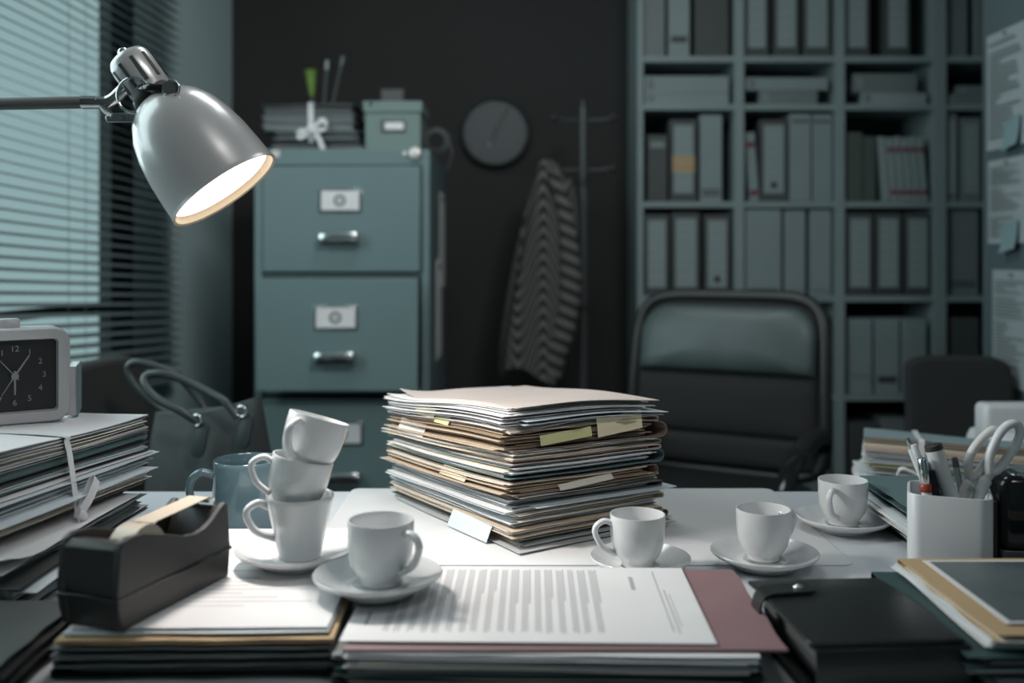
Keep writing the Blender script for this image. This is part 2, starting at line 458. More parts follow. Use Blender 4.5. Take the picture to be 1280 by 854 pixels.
# --- the tall central pile
p = Pile(.0084, 1.318, math.radians(33.9), DESK+.0017, .153, slope=(-.025, -.04), bow=.035, group='documents in the tall central pile')
TP = 'of the tall central pile'
p.sheaf(.006, [GR, 'slate', CR], 'grubby grey paper sheaf at the very bottom '+TP, W=.222, L=.308, jit=.019, dx=.012, dy=-.004)
p.folder(.008, 'slate', [GR, CR], 'thin slate folder lying second from the bottom '+TP, dx=.008, r=.02, W=.228)
p.folder(.008, 'manila', [CR, WH, GR], 'worn manila folder with thick spine low in the tall central pile', r=-.015, dx=-.002, dy=-.006)
p.sheaf(.007, [WH, CO, GR], 'bluish white paper sheaf between two low manila folders '+TP, W=.215, jit=.01)
p.folder(.0075, 'cream', [WH, GR], 'pale cream folder low in the tall pile above the bluish sheaf', r=.02, W=.224, dx=.003)
p.sheaf(.008, [CO, WH, CO], 'cool white paper sheaf under the grey folder '+TP, jit=.018, dx=-.004, W=.216)
p.folder(.0075, 'slate', [WH, CO, CR], 'grey folder in the lower half '+TP, r=-.02, dx=.002, spine=1)
p.sheaf(.005, ['pink', WH, CR], 'pinkish paper sheaf poking out in the lower half '+TP, jit=.018, W=.216, dx=-.005, r=.02)
p.folder(.014, 'brown', ['brownp', 'manila', CR], 'thick brown folder with tan leaves below the teal folder '+TP, W=.222, dx=-.004, r=.01, jit=.013)
p.sheaf(.003, ['paleteal', CO], 'pale blue paper sheets on the thick lower brown folder '+TP, W=.21, jit=.013, n=3)
p.folder(.015, 'teal', [WH, CO, 'yellow', WH], 'thick blue-grey folder with rounded spine in the middle '+TP, W=.232, r=.0, jit=.013)
p.folder(.006, 'pink', ['manila', CR], 'light tan folder on the blue-grey folder '+TP, W=.226, r=-.01, dx=.0)
p.folder(.0055, 'cream', ['pink', CR], 'cream folder poking out above the light tan folder '+TP, W=.232, r=.035, dx=-.003, dy=.004)
p.sheaf(.003, [WH, 'pink'], 'few white sheets under the big dark brown folder '+TP, W=.216, L=.30, jit=.013, n=3, r=.01)
p.folder(.021, 'brown', ['brownp', 'brown', 'brownp', 'manila'], 'thickest dark brown folder with ragged leaves in the upper half '+TP, W=.234, r=-.02, jit=.009, ragged=.004, dx=.004)
p.folder(.0065, 'pink', [CR, WH], 'manila folder with bent flap over the dark brown folder '+TP, W=.222, r=-.01, dx=-.003, curl=[(0, -.007)])
p.sheaf(.0058, [WH, CO, WH], 'white paper sheaf under the yellow sticky notes '+TP, jit=.018, W=.212, dx=-.003)
p.sheaf(.0068, [WH, CO, WH, GR], 'bluish white paper sheaf with curled corners near the top '+TP, jit=.019, dx=-.003, r=-.02, W=.212)
p.sheaf(.006, [WH, WH, CR], 'clean white paper sheaf directly below the top sheet '+TP, jit=.013, r=.03, dx=-.004, dy=.008, curl=[(0, 1, .004, .06)])
p.sheaf(.0012, ['pink'], 'single pinkish manila sheet with a lifted corner topping the tall pile', n=1, W=.212, L=.30, r=-.02, dx=.004, dy=-.004, jit=0, curl=[(0, 1, .009, .07)])
PR = Matrix.Rotation(p.rz, 3, 'Z'); PC = Vector((p.c[0], p.c[1], 0))
def pl(x, y, z): return PR @ Vector((x, y, 0))+PC+Vector((0, 0, z))
top = p.z0+p.z
SN = 'sticky notes poking out of the tall pile'
def face_note(side, a0, a1, z0, z1, mt, label, out=.004, name='sticky_note', skew=0):
    if side == 'R': f = lambda a, z, o: pl(a, -.150-o, z)
    else: f = lambda a, z, o: pl(-.106-o, a, z)
    pts = [f(a0, z1, out*.4), f(a1, z1+skew, out*.4), f(a1, z0+skew, out), f(a0, z0, out)]
    if side == 'L': pts = [pts[1], pts[0], pts[3], pts[2]]
    return note_on(name, pts, mt, label, group=SN, bend=.003)
face_note('R', .008, .078, top-.033, top-.012, 'yellow', 'large pale yellow sticky note hanging on the right face of the tall pile', out=.011, skew=.005)
face_note('R', -.075, -.0, top-.034, top-.024, 'lime', 'lime yellow sticky strip beside the large pale note on the tall pile', out=.009, skew=.004)
face_note('R', -.05, .03, top-.0865, top-.0835, 'cream', 'thin cream sticky strip on the blue-grey folder of the tall pile', out=.012, skew=.004)
face_note('L', .02, .07, top-.022, top-.011, 'yellow', 'pale yellow note at the upper left face of the tall pile', out=.014)
face_note('L', -.015, .02, top-.026, top-.018, 'lime', 'short olive sticky tab beside the pale yellow note, left face of the tall pile', out=.013)
face_note('L', .045, .115, top-.050, top-.036, 'white', 'blank white slip drooping from the left face of the tall pile', out=.016)
face_note('L', -.06, .0, top-.087, top-.079, 'yellow', 'crumpled yellow tab halfway down the left face of the tall pile', out=.016)
face_note('L', -.115, -.025, p.z0+.0035, p.z0+.021, 'cool', 'pale blue label tag hanging at the bottom front of the tall pile', out=.02)

# --- the left piles
p = Pile(-.575, 1.062, math.radians(-1), DESK+.001, .05, slope=(0, 0), bow=.03, group='loose files under the tied bundle')
LP = 'under the ribboned bundle by the clock'
p.folder(.011, 'dark', [GR, CO], 'black folder at the very bottom '+LP, W=.24, spine=-1)
p.sheaf(.008, ['slate', 'dark', 'brownp'], 'dark paper sheaf on the black folder '+LP, jit=.018, W=.225)
p.folder(.009, 'paleteal', [CO, WH], 'pale teal folder '+LP, W=.232, r=.03, spine=-1)
p.sheaf(.008, ['slate', CO, 'slate', 'dark', WH], 'splayed mixed papers fanning out '+LP, jit=.022, W=.222, dx=.012)  # slate and dark leaves stand in for shade under the bundle
p.folder(.008, 'teal', [CO, 'slate'], 'blue-grey folder '+LP, W=.23, r=-.05, spine=-1)
p.sheaf(.006, ['slate', WH, 'teal'], 'curling slate papers topping the loose files '+LP, jit=.018, W=.215, dx=.005, curl=[(1, 0, .012, .07)])  # dark leaf colours again imitate the shade of the bundle
lz = p.z0+p.z
p = Pile(-.524, .812, PI/2+.02, DESK+.0007, .03, bow=.012, group='files at the front left corner')
LF = 'in the low stack at the front left corner'
p.folder(.012, 'dark', ['dark', 'slate'], 'black folder at the bottom '+LF, W=.15, L=.285, pw=.13, pl=.27, spine=-1, jit=.003)
p.folder(.010, 'dark', ['dark', 'slate'], 'second black folder in the middle '+LF, W=.15, L=.285, pw=.13, pl=.27, r=.012, jit=.003)
p.folder(.008, 'dark', ['dark', 'slate'], 'thin black folder on top '+LF, W=.148, L=.28, pw=.13, pl=.265, r=-.01, jit=.003)
p = Pile(-.598, 1.118, math.radians(-12), lz+.002, .086, slope=(.0, .0), bow=.025, group='files of the ribboned bundle')
LB = 'in the ribboned bundle under the alarm clock'
p.sheaf(.006, ['manila', 'brown', 'slate'], 'brown paper sheaf lowest '+LB, jit=.012)
p.sheaf(.013, [CR, CR, WH], 'cream writing paper block '+LB, jit=.006, W=.214, dx=.008)
p.sheaf(.006, [WH, CO], 'white dog-eared papers '+LB, jit=.02, dx=.016, dy=-.02, curl=[(1, 0, -.004, .07)], r=.04)
p.folder(.010, 'slate', [CO, WH, GR], 'slate folder with bluish papers '+LB, spine=-1, W=.228, jit=.012, r=.02)
p.sheaf(.007, [WH, CO, CO], 'bent bluish papers with folded corner '+LB, jit=.014, dx=.010, curl=[(1, 1, -.004, .05)], W=.215)
p.folder(.011, 'dark', [CO, 'paleteal', GR], 'dark folder with teal papers '+LB, spine=-1, W=.23, r=-.02)
p.folder(.012, 'teal', ['paleteal', 'teal'], 'blue-grey box folder '+LB, spine=1, W=.222)
p.folder(.019, 'dark', ['slate', CR, 'dark', CO], 'dark folder of mottled papers second from top '+LB, spine=-1, W=.228, jit=.004)
p.sheaf(.0016, [WH], 'single white cover sheet on top of the ribboned bundle', n=1, W=.226, L=.312, jit=0)
bt = p.z0+p.z
BR = Matrix.Rotation(p.rz, 3, 'Z'); BC = Vector((p.c[0], p.c[1], 0))
def bl_(x, y, z): return BR @ Vector((x, y, 0))+BC+Vector((0, 0, z))
# ribbon of that bundle
def ribbon(mb, pts, w, t=.0008, side=None, n=6, mi=0):
    pts = spline(pts, n)
    vs = []
    for i, q in enumerate(pts):
        d = (pts[min(i+1, len(pts)-1)]-pts[max(i-1, 0)]).normalized()
        sd = Vector(side)-d*Vector(side).dot(d); sd.normalize(); nn = d.cross(sd)
        vs += [q+sd*w/2+nn*t/2, q-sd*w/2+nn*t/2, q-sd*w/2-nn*t/2, q+sd*w/2-nn*t/2]
    fs = []
    for i in range(len(pts)-1):
        a = i*4
        for k in range(4): fs.append((a+k, a+(k+1) % 4, a+4+(k+1) % 4, a+4+k))
    fs += [(0, 3, 2, 1), (len(vs)-4, len(vs)-3, len(vs)-2, len(vs)-1)]
    mb.add(vs, fs, mi, True)
rb = empty('cotton_ribbon', bl_(.13, -.02, lz), 0, 'white cotton ribbon knotted around the paper bundle under the alarm clock', 'ribbon')
ro = Vector(rb.location); sd = BR @ Vector((0, 1, 0))
m = MB()
ribbon(m, [bl_(-.118, .0, p.z0)-ro, bl_(-.119, .0, bt-.01)-ro, bl_(-.112, .0, bt+.0017)-ro, bl_(0, -.005, bt+.0015)-ro, bl_(.108, -.01, bt+.0017)-ro, bl_(.119, -.011, bt-.006)-ro, bl_(.128, -.014, bt-.04)-ro, bl_(.137, -.018, lz+.008)-ro], .0085, side=sd)
m.build('band', 'string', rb)
k0 = bl_(.140, -.02, lz+.006)-ro
m = MB(); m.tube([k0+Vector((0, -.004, .004)), k0+Vector((.003, 0, .001)), k0+Vector((.002, .005, -.003))], .0055, 10); m.build('knot', 'string', rb)
for dy, dz in ((-.008, -.030), (.006, -.032)):
    m = MB(); ribbon(m, [k0, k0+Vector((.004, dy*.5, dz*.5)), k0+Vector((.005, dy, dz))], .007, side=sd); m.build('tail', 'string', rb)
m = MB(); ribbon(m, [k0, k0+Vector((.008, .010, .018)), k0+Vector((.010, .022, .034)), k0+Vector((.004, .02, .03)), k0], .011, side=(.2, .5, -.6)); m.build('bow_loop', 'string', rb)

# --- front left stack (under the tape dispenser)
p = Pile(-.258, .946, math.radians(1.5), DESK+.0007, .034, bow=.015, group='files under the tape dispenser')
FL = 'in the stack under the tape dispenser'
p.folder(.010, 'dark', ['dark', 'slate'], 'thick black folder at the bottom '+FL, W=.225, spine=-1, jit=.003)
p.folder(.0075, 'slate', ['slate', 'dark'], 'grey folder second from the bottom '+FL, W=.222, spine=-1, r=.01, jit=.003)
p.folder(.007, 'slate', ['dark', GR], 'grey-edged folder in the middle '+FL, W=.222, r=-.008, jit=.003)
p.sheaf(.003, [GR, 'slate'], 'grey paper sheets below the tan folder '+FL, n=3, jit=.004)
p.folder(.0035, 'tan', [CR], 'thin tan folder '+FL, W=.222, r=.006)
fl_sheet = p.sheaf(.003, [WH, CO, WH], 'printed white sheets topping the stack under the tape dispenser', n=3, jit=.004, W=.21, L=.292)
FLZ = p.z0+p.z
def printed(parent, rects, mt, name='printed_text', t=.00012):
    m = MB()
    for (x0, y0, x1, y1, z) in rects: m.bb((x0, y0, z), (x1, y1, z+t))
    return m.build(name, mt, parent)
# flat printed page on that stack
pg = MB(); pg.grid(lambda u, v: ((u-.5)*.208, (v-.5)*.29, 0), 2, 2, .0003)
page = tag(pg.build('printed_page', 'white', loc=(-.256, .948, FLZ+.0016), rot=math.radians(1)), 'printed page with short text lines lying under the stacked coffee cups', 'page')
rc = []
for i in range(22):
    y = .125-i*.0105
    if i in (5, 6, 13): continue
    rc.append((-.085, y, random.uniform(-.02, .085), y+.0012, .0003))
printed(page, rc, 'ink')
FLT = FLZ+.0021

# --- contract stack in the middle front
p = Pile(.030, .872, math.radians(-2), DESK+.0007, .03, bow=.012, group='files under the contract')
FC = 'in the stack under the contract'
def wide(th, mc, mp, label, **k): return p.folder(th, mc, mp, label, W=.20, L=.335, pw=.185, pl=.31, **k)
p.rz += PI/2           # long side runs left to right
wide(.0085, 'dark', ['dark', 'deepteal', 'manila'], 'black folder at the bottom '+FC, jit=.004, spine=1)
wide(.007, 'deepteal', ['paleteal', 'slate', 'tan'], 'deep teal folder with tan tabs '+FC, jit=.005, spine=1, r=.02)
p.sheaf(.0045, [GR, GR, CR], 'grey paper sheaf '+FC, W=.194, L=.315, jit=.006, dy=-.004, dx=-.004)
wide(.0035, 'slate', [GR, WH], 'slate folder with white edges '+FC, r=-.01)
p.sheaf(.0045, [WH, WH], 'white sheets directly below the rose folder '+FC, W=.196, L=.318, jit=.003, n=4, dy=-.006, dx=-.005)
p.folder(.0026, 'rose', [WH], 'dusty rose card folder under the white contract pages', W=.196, L=.345, pw=.17, pl=.3, dy=-.012, dx=-.001, spine=-1, r=.03)
FCZ = p.z0+p.z
pg = MB()
pg.grid(lambda u, v: ((u-.5)*.297, (v-.5)*.188, 0), 6, 6, .0012)
ct = tag(pg.build('contract_page', 'white', loc=(.014, .876, FCZ+.0006), rot=math.radians(-1.2)), 'white contract page of grey text columns on the rose folder', 'page')
rc = []; x = -.118
k = 0
while x < .066:
    for j in range(4 if k % 3 else 3):
        y1 = .086; ya = random.uniform(-.01, .03)
        if j < 3: rc.append((x, -.076+random.uniform(0, .006), x+.0010, y1-random.uniform(0, .003), .0012))
        else: rc.append((x, ya, x+.0011, y1, .0012))
        x += .0019
    x += .0034; k += 1
rc += [(.094, .03, .098, .066, .0012), (.118, -.07, .1192, .082, .0012), (.1225, -.074, .1237, .03, .0012), (.126, -.06, .1268, .02, .0012), (-.135, -.06, -.132, -.03, .0012)]
printed(ct, rc, 'ink')
CTT = FCZ+.0018

# --- right front stack
p = Pile(.50, .845, PI/2, DESK+.0007, .055, bow=.01, group='files at the front right corner')
FR = 'in the stack beside the leather organiser'
def w2(th, mc, mp, label, **k): return p.folder(th, mc, mp, label, W=k.pop('W', .20), L=k.pop('L', .30), pw=.18, pl=.28, **k)
w2(.012, 'dark', ['dark', 'slate'], 'black folder at the bottom '+FR, jit=.003)
w2(.010, 'dark', ['slate', GR], 'second black folder with grey papers '+FR, jit=.005)
p.sheaf(.006, [WH, GR, 'pink'], 'white papers poking out under the deep teal folder '+FR, W=.19, L=.29, jit=.006, dy=.006)
w2(.009, 'deepteal', ['dark', 'slate'], 'deep teal folder poking out '+FR, L=.305, dy=.006, W=.203, jit=.003)
p.sheaf(.008, [WH, CO, WH], 'white papers under the tan folder '+FR, W=.19, L=.28, jit=.004, dy=-.004, dx=.003)
w2(.006, 'tan', [WH, CR], 'tan card folder at the top of the stack beside the leather organiser', L=.29, W=.192, dy=-.01, dx=0)
FRZ = p.z0+p.z
pg = MB(); pg.grid(lambda u, v: ((u-.5)*.262, (v-.5)*.158, 0), 2, 2, .0005); pg.grid(lambda u, v: ((u-.5)*.252, (v-.5)*.149, .00055), 2, 2, .0003, 1)
tag(pg.build('photo_print', ['white', 'gloss_print'], loc=(.513, .848, FRZ+.0006)), 'glossy grey photo print with white border lying on the tan folder', 'photo print')

# --- dark green folder stack behind the pen cup
p = Pile(.585, 1.195, PI/2, DESK+.0007, .048, bow=.012, group='files behind the pen cup')
FG = 'in the stack behind the pen cup'
p.folder(.012, 'dark', [GR, WH], 'black folder at the bottom '+FG, L=.25, W=.20, pw=.18, pl=.24, jit=.006)
p.sheaf(.007, [WH, GR, 'slate'], 'grey papers on the black folder '+FG, W=.19, L=.25, jit=.01)
p.sheaf(.012, [WH, CO], 'thick white papers '+FG, W=.195, L=.26, jit=.008, dy=.004)
p.folder(.008, 'dark', ['slate', GR], 'slim black folder '+FG, L=.25, W=.21, pw=.18, pl=.24, jit=.004)
p.folder(.009, 'teal', ['dark', 'teal'], 'dark green card folder topping the stack behind the pen cup', L=.262, W=.22, pw=.19, pl=.24, jit=.003)

# --- tied pile on the low cabinet
lc = empty('side_cabinet', (.88, 1.71, 0), 0, 'low grey side cabinet behind the desk carrying a tied paper pile', 'cabinet')
MB().bb((-.32, -.24, .04), (.32, .24, .60)).build('body', 'shelf', lc, bevel=.003)
for sx in (-.16, .16):
    d = MB().bb((sx-.155, -.258, .06), (sx+.155, -.241, .585)).build('door', 'shelf', lc, bevel=.002)
    MB().bb((sx+(-.14 if sx > 0 else .13), -.268, .40), (sx+(-.13 if sx > 0 else .14), -.258, .50)).build('handle', 'chrome', d)
p = Pile(.747, 1.647, math.radians(-19.5)+PI/2, .6015, .235, slope=(-.10, .03), bow=.02, group='files of the tied pile behind the pens')
TB = 'in the tied pile behind the pen cup'
def w3(th, mc, mp, label, **k): return p.folder(th, mc, mp, label, W=.215, L=.31, pw=.2, pl=.295, **k)
w3(.025, 'dark', [GR, WH], 'thick black file at the bottom '+TB)
w3(.022, 'slate', [GR, CR], 'thick slate file second from the bottom '+TB)
w3(.022, 'brown', ['brownp', CR], 'thick brown file '+TB)
p.sheaf(.026, ['tan', 'manila', CR], 'tan card sheaf '+TB, W=.21, L=.30, jit=.008)
p.sheaf(.02, [WH, CO, WH], 'bluish white papers spilling out '+TB, W=.21, L=.30, jit=.016, dy=.01)
p.sheaf(.016, [WH, GR, 'slate', 'lime'], 'mixed grey papers '+TB, W=.205, L=.30, jit=.014, dy=-.008)
p.sheaf(.018, [WH, CO], 'white papers right under the manila folder '+TB, W=.205, L=.30, jit=.012)
w3(.012, 'manila', [CR, WH], 'manila folder '+TB, jit=.005, spine=-1)
w3(.009, 'paleteal', ['brownp', 'manila'], 'pale teal folder topping the tied pile behind the pen cup', jit=.003, spine=1)
tz = p.z0+p.z*1.03
rb2 = empty('cotton_ribbon', (p.c[0], p.c[1], tz), p.rz, 'white ribbon tied around the paper pile behind the pen cup', 'ribbon')
m = MB(); ry_ = .07; hx = .119
rt = lambda x: p.z0+p.zz(x, ry_, p.z)-tz+.0016
ribbon(m, [(hx, ry_, rt(hx)-.012), (hx-.006, ry_, rt(hx-.006))]+[(k_*.02, ry_, rt(k_*.02)) for k_ in range(5, -6, -1)]+[(-hx+.006, ry_, rt(-hx+.006)), (-hx, ry_, rt(-hx)-.005), (-hx-.004, ry_, -.03), (-hx-.004, ry_, -.10), (-hx-.002, ry_, -.15)], .009, side=(0, 1, 0))
m.build('band', 'string', rb2)
kk = Vector((-hx-.009, ry_, -.045))
m = MB(); m.tube([kk+Vector((0, -.006, .004)), kk, kk+Vector((0, .006, -.004))], .007, 10); m.build('knot', 'string', rb2)
for sx in (-1, 1):
    m = MB(); ribbon(m, [kk, kk+Vector((-.006, sx*.03, .012)), kk+Vector((-.006, sx*.035, -.01)), kk], .010, side=(1, 0, .3)); m.build('bow_loop', 'string', rb2)
# white printer behind it
pr = empty('printer', (1.035, 1.855, .60), 0, 'white rounded compact printer behind the tied pile at the partition wall', 'printer')
MB().rbox((0, 0, .075), (.32, .17, .146), .03, 6, er=.02).build('body', 'white_plastic', pr)
MB().rbox((0, .01, .160), (.32, .05, .08), .012, 6, er=.01, mtx=None).build('paper_rest', 'white_plastic', pr)
MB().bb((-.11, -.088, .03), (.11, -.083, .055)).build('paper_slot', 'black', pr)
MB().rbox((.11, -.045, .149), (.08, .05, .006), .008, 4, er=.002).build('control_panel', 'bdark', pr)

# ------------------------------------------------------------------ cups and saucers
def cup_obj(R=.0293, H=.054, conical=False):
    if conical:
        out = [(.0001, 0), (.019, 0), (.0205, .001), (.0205, .004), (.0215, .008), (.0245, .022), (.0285, .040), (.0318, .055), (.0328, H), (.0322, H+.0012)]
        inn = [(.0305, H), (.0288, .052), (.025, .035), (.020, .014), (.014, .008), (.0001, .007)]
    else:
        k = R/.0293
        out = [(.0001, .001), (.0145*k, .001), (.0155*k, 0), (.0172*k, 0), (.0176*k, .003), (.0176*k, .0045), (.0215*k, .009), (.0253*k, .015), (.0276*k, .023), (.0287*k, .033), (.0292*k, .044), (R, H-.0012), (R*.99, H)]
        inn = [(R*.955, H), (R*.93, H-.0025), (.0268*k, .040), (.0258*k, .026), (.0235*k, .0165), (.018*k, .0095), (.010*k, .007), (.0001, .0065)]
    return MB().lathe(out+inn, 48)
def make_cup(label, loc, hand, group, R=.0293, H=.054, conical=False, rot=None, mt='porcelain', name='coffee_cup', cat='cup'):
    o = tag(cup_obj(R, H, conical).build(name, mt, loc=loc), label, cat, group)
    r0 = R-.0022 if not conical else .0300
    zt, zl = (H*.80, H*.34) if not conical else (H*.84, H*.42)
    rl = r0-.002 if not conical else .0245
    ext = .019 if not conical else .020
    pts = spline([(r0-.001, 0, zt), (r0+ext*.45, 0, zt+.0045), (r0+ext*.92, 0, zt-.0005), (r0+ext, 0, (zt+zl)/2+.004), (r0+ext*.62, 0, zl+.003), (rl+.003, 0, zl-.004), (rl-.002, 0, zl-.006)], 7)
    m = MB(); m.tube(pts, .0030 if not conical else .0036, 12, flat=1.35, ref=(0, 1, 0)); h = m.build('handle', mt, o)
    if rot is not None: o.rotation_euler = rot
    else: o.rotation_euler = (0, 0, math.radians(hand))
    return o
def make_saucer(label, loc, group, R=.0575, rot=None):
    k = R/.0575
    prof = [(.0001, .0035), (.028*k, .0035), (.0295*k, 0), (.0325*k, 0), (.0345*k, .0035), (.045*k, .0075), (.0545*k, .0125), (.0572*k, .0152), (R, .0166), (.0568*k, .0174), (.054*k, .0160), (.045*k, .0108), (.034*k, .0070), (.0235*k, .0062), (.0225*k, .0070), (.0215*k, .0062), (.0001, .0060)]
    o = tag(MB().lathe(prof, 64).build('saucer', 'porcelain', loc=loc), label, 'saucer', group)
    if rot: o.rotation_euler = rot
    return o
GC, GS = 'white coffee cups on the desk', 'white saucers on the desk'
MT = DESK+.0017
def cup_set(px, py, cuplab, saulab, hand, R=.0575, zb=MT, zr=.016, cdx=0, cdy=0, Rc=.0293):
    Y = F*(CAMZ-(zb+zr))/(py-HOR); c = Vector((X(px, Y), Y, zb))
    make_saucer(saulab, c, GS, R)
    make_cup(cuplab, c+Vector((cdx, cdy, .0066)), hand, GC, R=Rc)
    return c
cup_set(800.5, 696, 'white espresso cup right beside the tall paper pile, handle to its left', 'small white saucer just in front of the tall paper pile', 188, R=.0530, cdx=-.0025, cdy=.004)
cup_set(955.5, 689, 'white espresso cup centred on the desk mat corner, handle turned away right', 'white saucer straddling the right edge of the desk mat', 32, cdx=.0005, cdy=.006, zb=MT)
cup_set(1055, 645.6, 'farthest white espresso cup, handle facing front, beside the dark green folder', 'farthest white saucer near the back edge of the desk', 232, cdx=.0, cdy=.004, zb=DESK+.0003, Rc=.0298)
# near cup on the contract
nz = max(FLT, CTT)+.0006
Y = .889; c = Vector((X(472, Y), Y, nz))
make_saucer('nearest white saucer lying on the contract page corner', c, GS)
make_cup('nearest white espresso cup standing on the contract, handle at its right', c+Vector((.0025, .003, .0066)), -38, GC, R=.0297, H=.0565)
# the leaning stack of three cups
Y = .968; c = Vector((X(371, Y), Y, FLT+.0004))
make_saucer('white saucer under the leaning stack of three cups', c, GS, R=.0592)
c1 = c+Vector((.003, 0, .0066))
make_cup('bottom cup of the leaning stack of three, tall and conical', c1, 192, GC, conical=True, H=.0595)
def tilt_rot(dx_deg, dy_deg, hand):   # lean to the right and turn the handle
    R_ = Matrix.Rotation(math.radians(dx_deg), 4, 'Y') @ Matrix.Rotation(math.radians(dy_deg), 4, 'X') @ Matrix.Rotation(math.radians(hand), 4, 'Z')
    return R_.to_euler()
make_cup('middle cup of the leaning stack of three, tilted with its handle left', c1+Vector((-.0075, .0, .0475)), 0, GC, R=.0298, H=.050, rot=tilt_rot(12, -3, 195))
make_cup('topmost cup of the leaning stack of three, tilted with its handle in front', c1+Vector((.0035, .001, .0850)), 0, GC, R=.0302, H=.052, rot=tilt_rot(16, -8, 248))
# blue mug
Y = 1.235
mg = MB().lathe([(.0001, .002), (.034, .002), (.036, 0), (.038, .001), (.0405, .006), (.0415, .02), (.0415, .078), (.0412, .0825), (.0400, .084), (.0385, .0825), (.038, .07), (.038, .012), (.034, .007), (.0001, .006)], 56)
mo = tag(mg.build('coffee_mug', 'mug', loc=(X(309, Y), Y, DESK+.0003), rot=math.radians(197)), 'glazed blue-grey coffee mug standing behind the tape dispenser', 'mug')
m = MB(); m.tube(spline([(.040, 0, .066), (.054, 0, .071), (.066, 0, .062), (.068, 0, .046), (.060, 0, .028), (.050, 0, .02), (.040, 0, .019)], 8), .0048, 12, flat=1.4, ref=(0, 1, 0)); m.build('handle', 'mug', mo)

# ------------------------------------------------------------------ tape dispenser
a = Vector((-.340, .800, 0)); b = Vector((-.292, .946, 0)); dr = (b-a); Lg = dr.length; ang = math.atan2(dr.y, dr.x)
td = empty('tape_dispenser', (a.x, a.y, FLT+.0006), ang, 'black desk tape dispenser with a roll of yellowed tape', 'tape dispenser')
def curve_top():
    return [(0.0, .064), (.004, .070), (.012, .0725), (.03, .071), (.06, .062), (.085, .054), (.10, .052), (.112, .0535), (.124, .058), (.135, .065), (.142, .069), (.1465, .069)]
ptop = curve_top(); HWd = .030
m = MB()
poly = [(.004, 0), (-.001, .014), (-.003, .030)]+ptop+[(.149, .05), (.150, .032), (.151, .030), (.148, 0)]
for (y0, y1) in ((-HWd, -HWd+.006), (HWd-.006, HWd)): m.prism(poly, y0, y1)
m.prism([(.004, 0), (-.003, .030), (0, .064), (.006, .069), (.022, .066), (.026, .04), (.027, .012), (.115, .012), (.128, .042), (.139, .061), (.1465, .0655), (.149, .045), (.150, .03), (.148, 0)], -HWd+.006, HWd-.006)
m.build('body', 'black', td, bevel=.0022)
m = MB(); m.bb((-.0035, -HWd-.0012, .024), (.152, HWd+.0012, .027)); m.build('trim_line', 'gloss', td, bevel=.0006)
ty, tzz = .052, .040
m = MB(); T = Matrix.Translation((.056, 0, .043)) @ RM(90, 'X')
m.lathe([(.0165, -.011), (.0265, -.011), (.0265, .011), (.0165, .011), (.0165, -.011)], 36, mtx=T, smooth=False); rl = m.build('tape_roll', 'tape', td)
m = MB(); m.lathe([(.0138, -.012), (.0166, -.012), (.0166, .012), (.0138, .012), (.0138, -.012)], 36, mtx=T, smooth=False); m.build('core', 'tapecore', rl)
MB().cyl((.056, -.023, .043), (.056, .023, .043), .0132, 24).build('hub', 'black', td)
m = MB(); ribbon(m, [(.064, 0, .0690), (.09, 0, .0700), (.12, 0, .0713), (.1445, 0, .0725)], .0215, t=.0004, side=(0, 1, 0)); m.build('tape_strip', 'tape', td)
m = MB()
m.bb((.140, -.014, .0685), (.149, .014, .0714)); m.build('cutter_blade', 'steel', td)

# ------------------------------------------------------------------ leather organiser
og = empty('leather_organiser', (.280, .832, DESK+.0005), math.radians(4), 'closed black leather organiser with a strap and snap clasp', 'organiser')
OW, OL = .122, .152
m = MB()
def slab(z0, z1, W, L, r=.008): return MB().rbox((0, 0, (z0+z1)/2), (W, L, z1-z0), r, 5, er=.0018)
slab(0, .0055, OW, OL).build('back_cover', 'orgleather', og)
def cov(u, v):
    x, y = (u-.5)*OW, (v-.5)*OL
    return (x, y, .0395+.0025*math.sin(PI*u)*math.sin(PI*v)-.002*max(0, (v-.8))*5)
m.grid(cov, 14, 14, .004); m.build('front_cover', 'orgleather', og, bevel=.0015)
m = MB()
for i in range(24): m.box((.004+random.gauss(0, .0004), random.gauss(0, .0004), .0065+i*.00138), (OW-.018, OL-.014, .0010), i % 3 // 2)
m.build('pages', ['dark', 'slate'], og)
m = MB(); m.prism([(-OL/2+.004, .002), (-OL/2-.003, .005), (-OL/2-.005, .014), (-OL/2-.005, .030), (-OL/2-.003, .039), (-OL/2+.006, .0415), (-OL/2+.006, .0395), (-OL/2-.001, .037), (-OL/2-.003, .029), (-OL/2-.003, .015), (-OL/2-.001, .007), (-OL/2+.004, .004)], -OW/2+.004, OW/2+.004, mtx=RM(90, 'Z') @ Matrix.Scale(-1, 4, (0, 1, 0)))
m.build('front_flap', 'orgleather', og, bevel=.001)
m = MB(); m.prism([(OW/2-.004, .001), (OW/2+.004, .006), (OW/2+.006, .022), (OW/2+.004, .038), (OW/2-.004, .043), (OW/2-.004, .039), (OW/2+.001, .035), (OW/2+.0025, .022), (OW/2+.001, .009), (OW/2-.004, .005)], -OL/2+.001, OL/2-.001); m.build('spine', 'orgleather', og, bevel=.0015)
st_ = MB(); ribbon(st_, [(-.035, .032, .0023), (-.060, .032, .003), (-.0665, .032, .012), (-.068, .032, .024), (-.065, .032, .040), (-.058, .032, .0465), (-.045, .032, .0478), (-.026, .032, .0485), (-.018, .032, .0485)], .022, t=.0022, side=(0, 1, 0))
so = st_.build('strap', 'orgleather', og, bevel=.0006)
MB().lathe([(.0001, .0022), (.003, .0018), (.0045, .0006), (.0045, 0)], 20, mtx=Matrix.Translation((-.030, .032, .0495))).build('snap_stud', 'chrome', so)

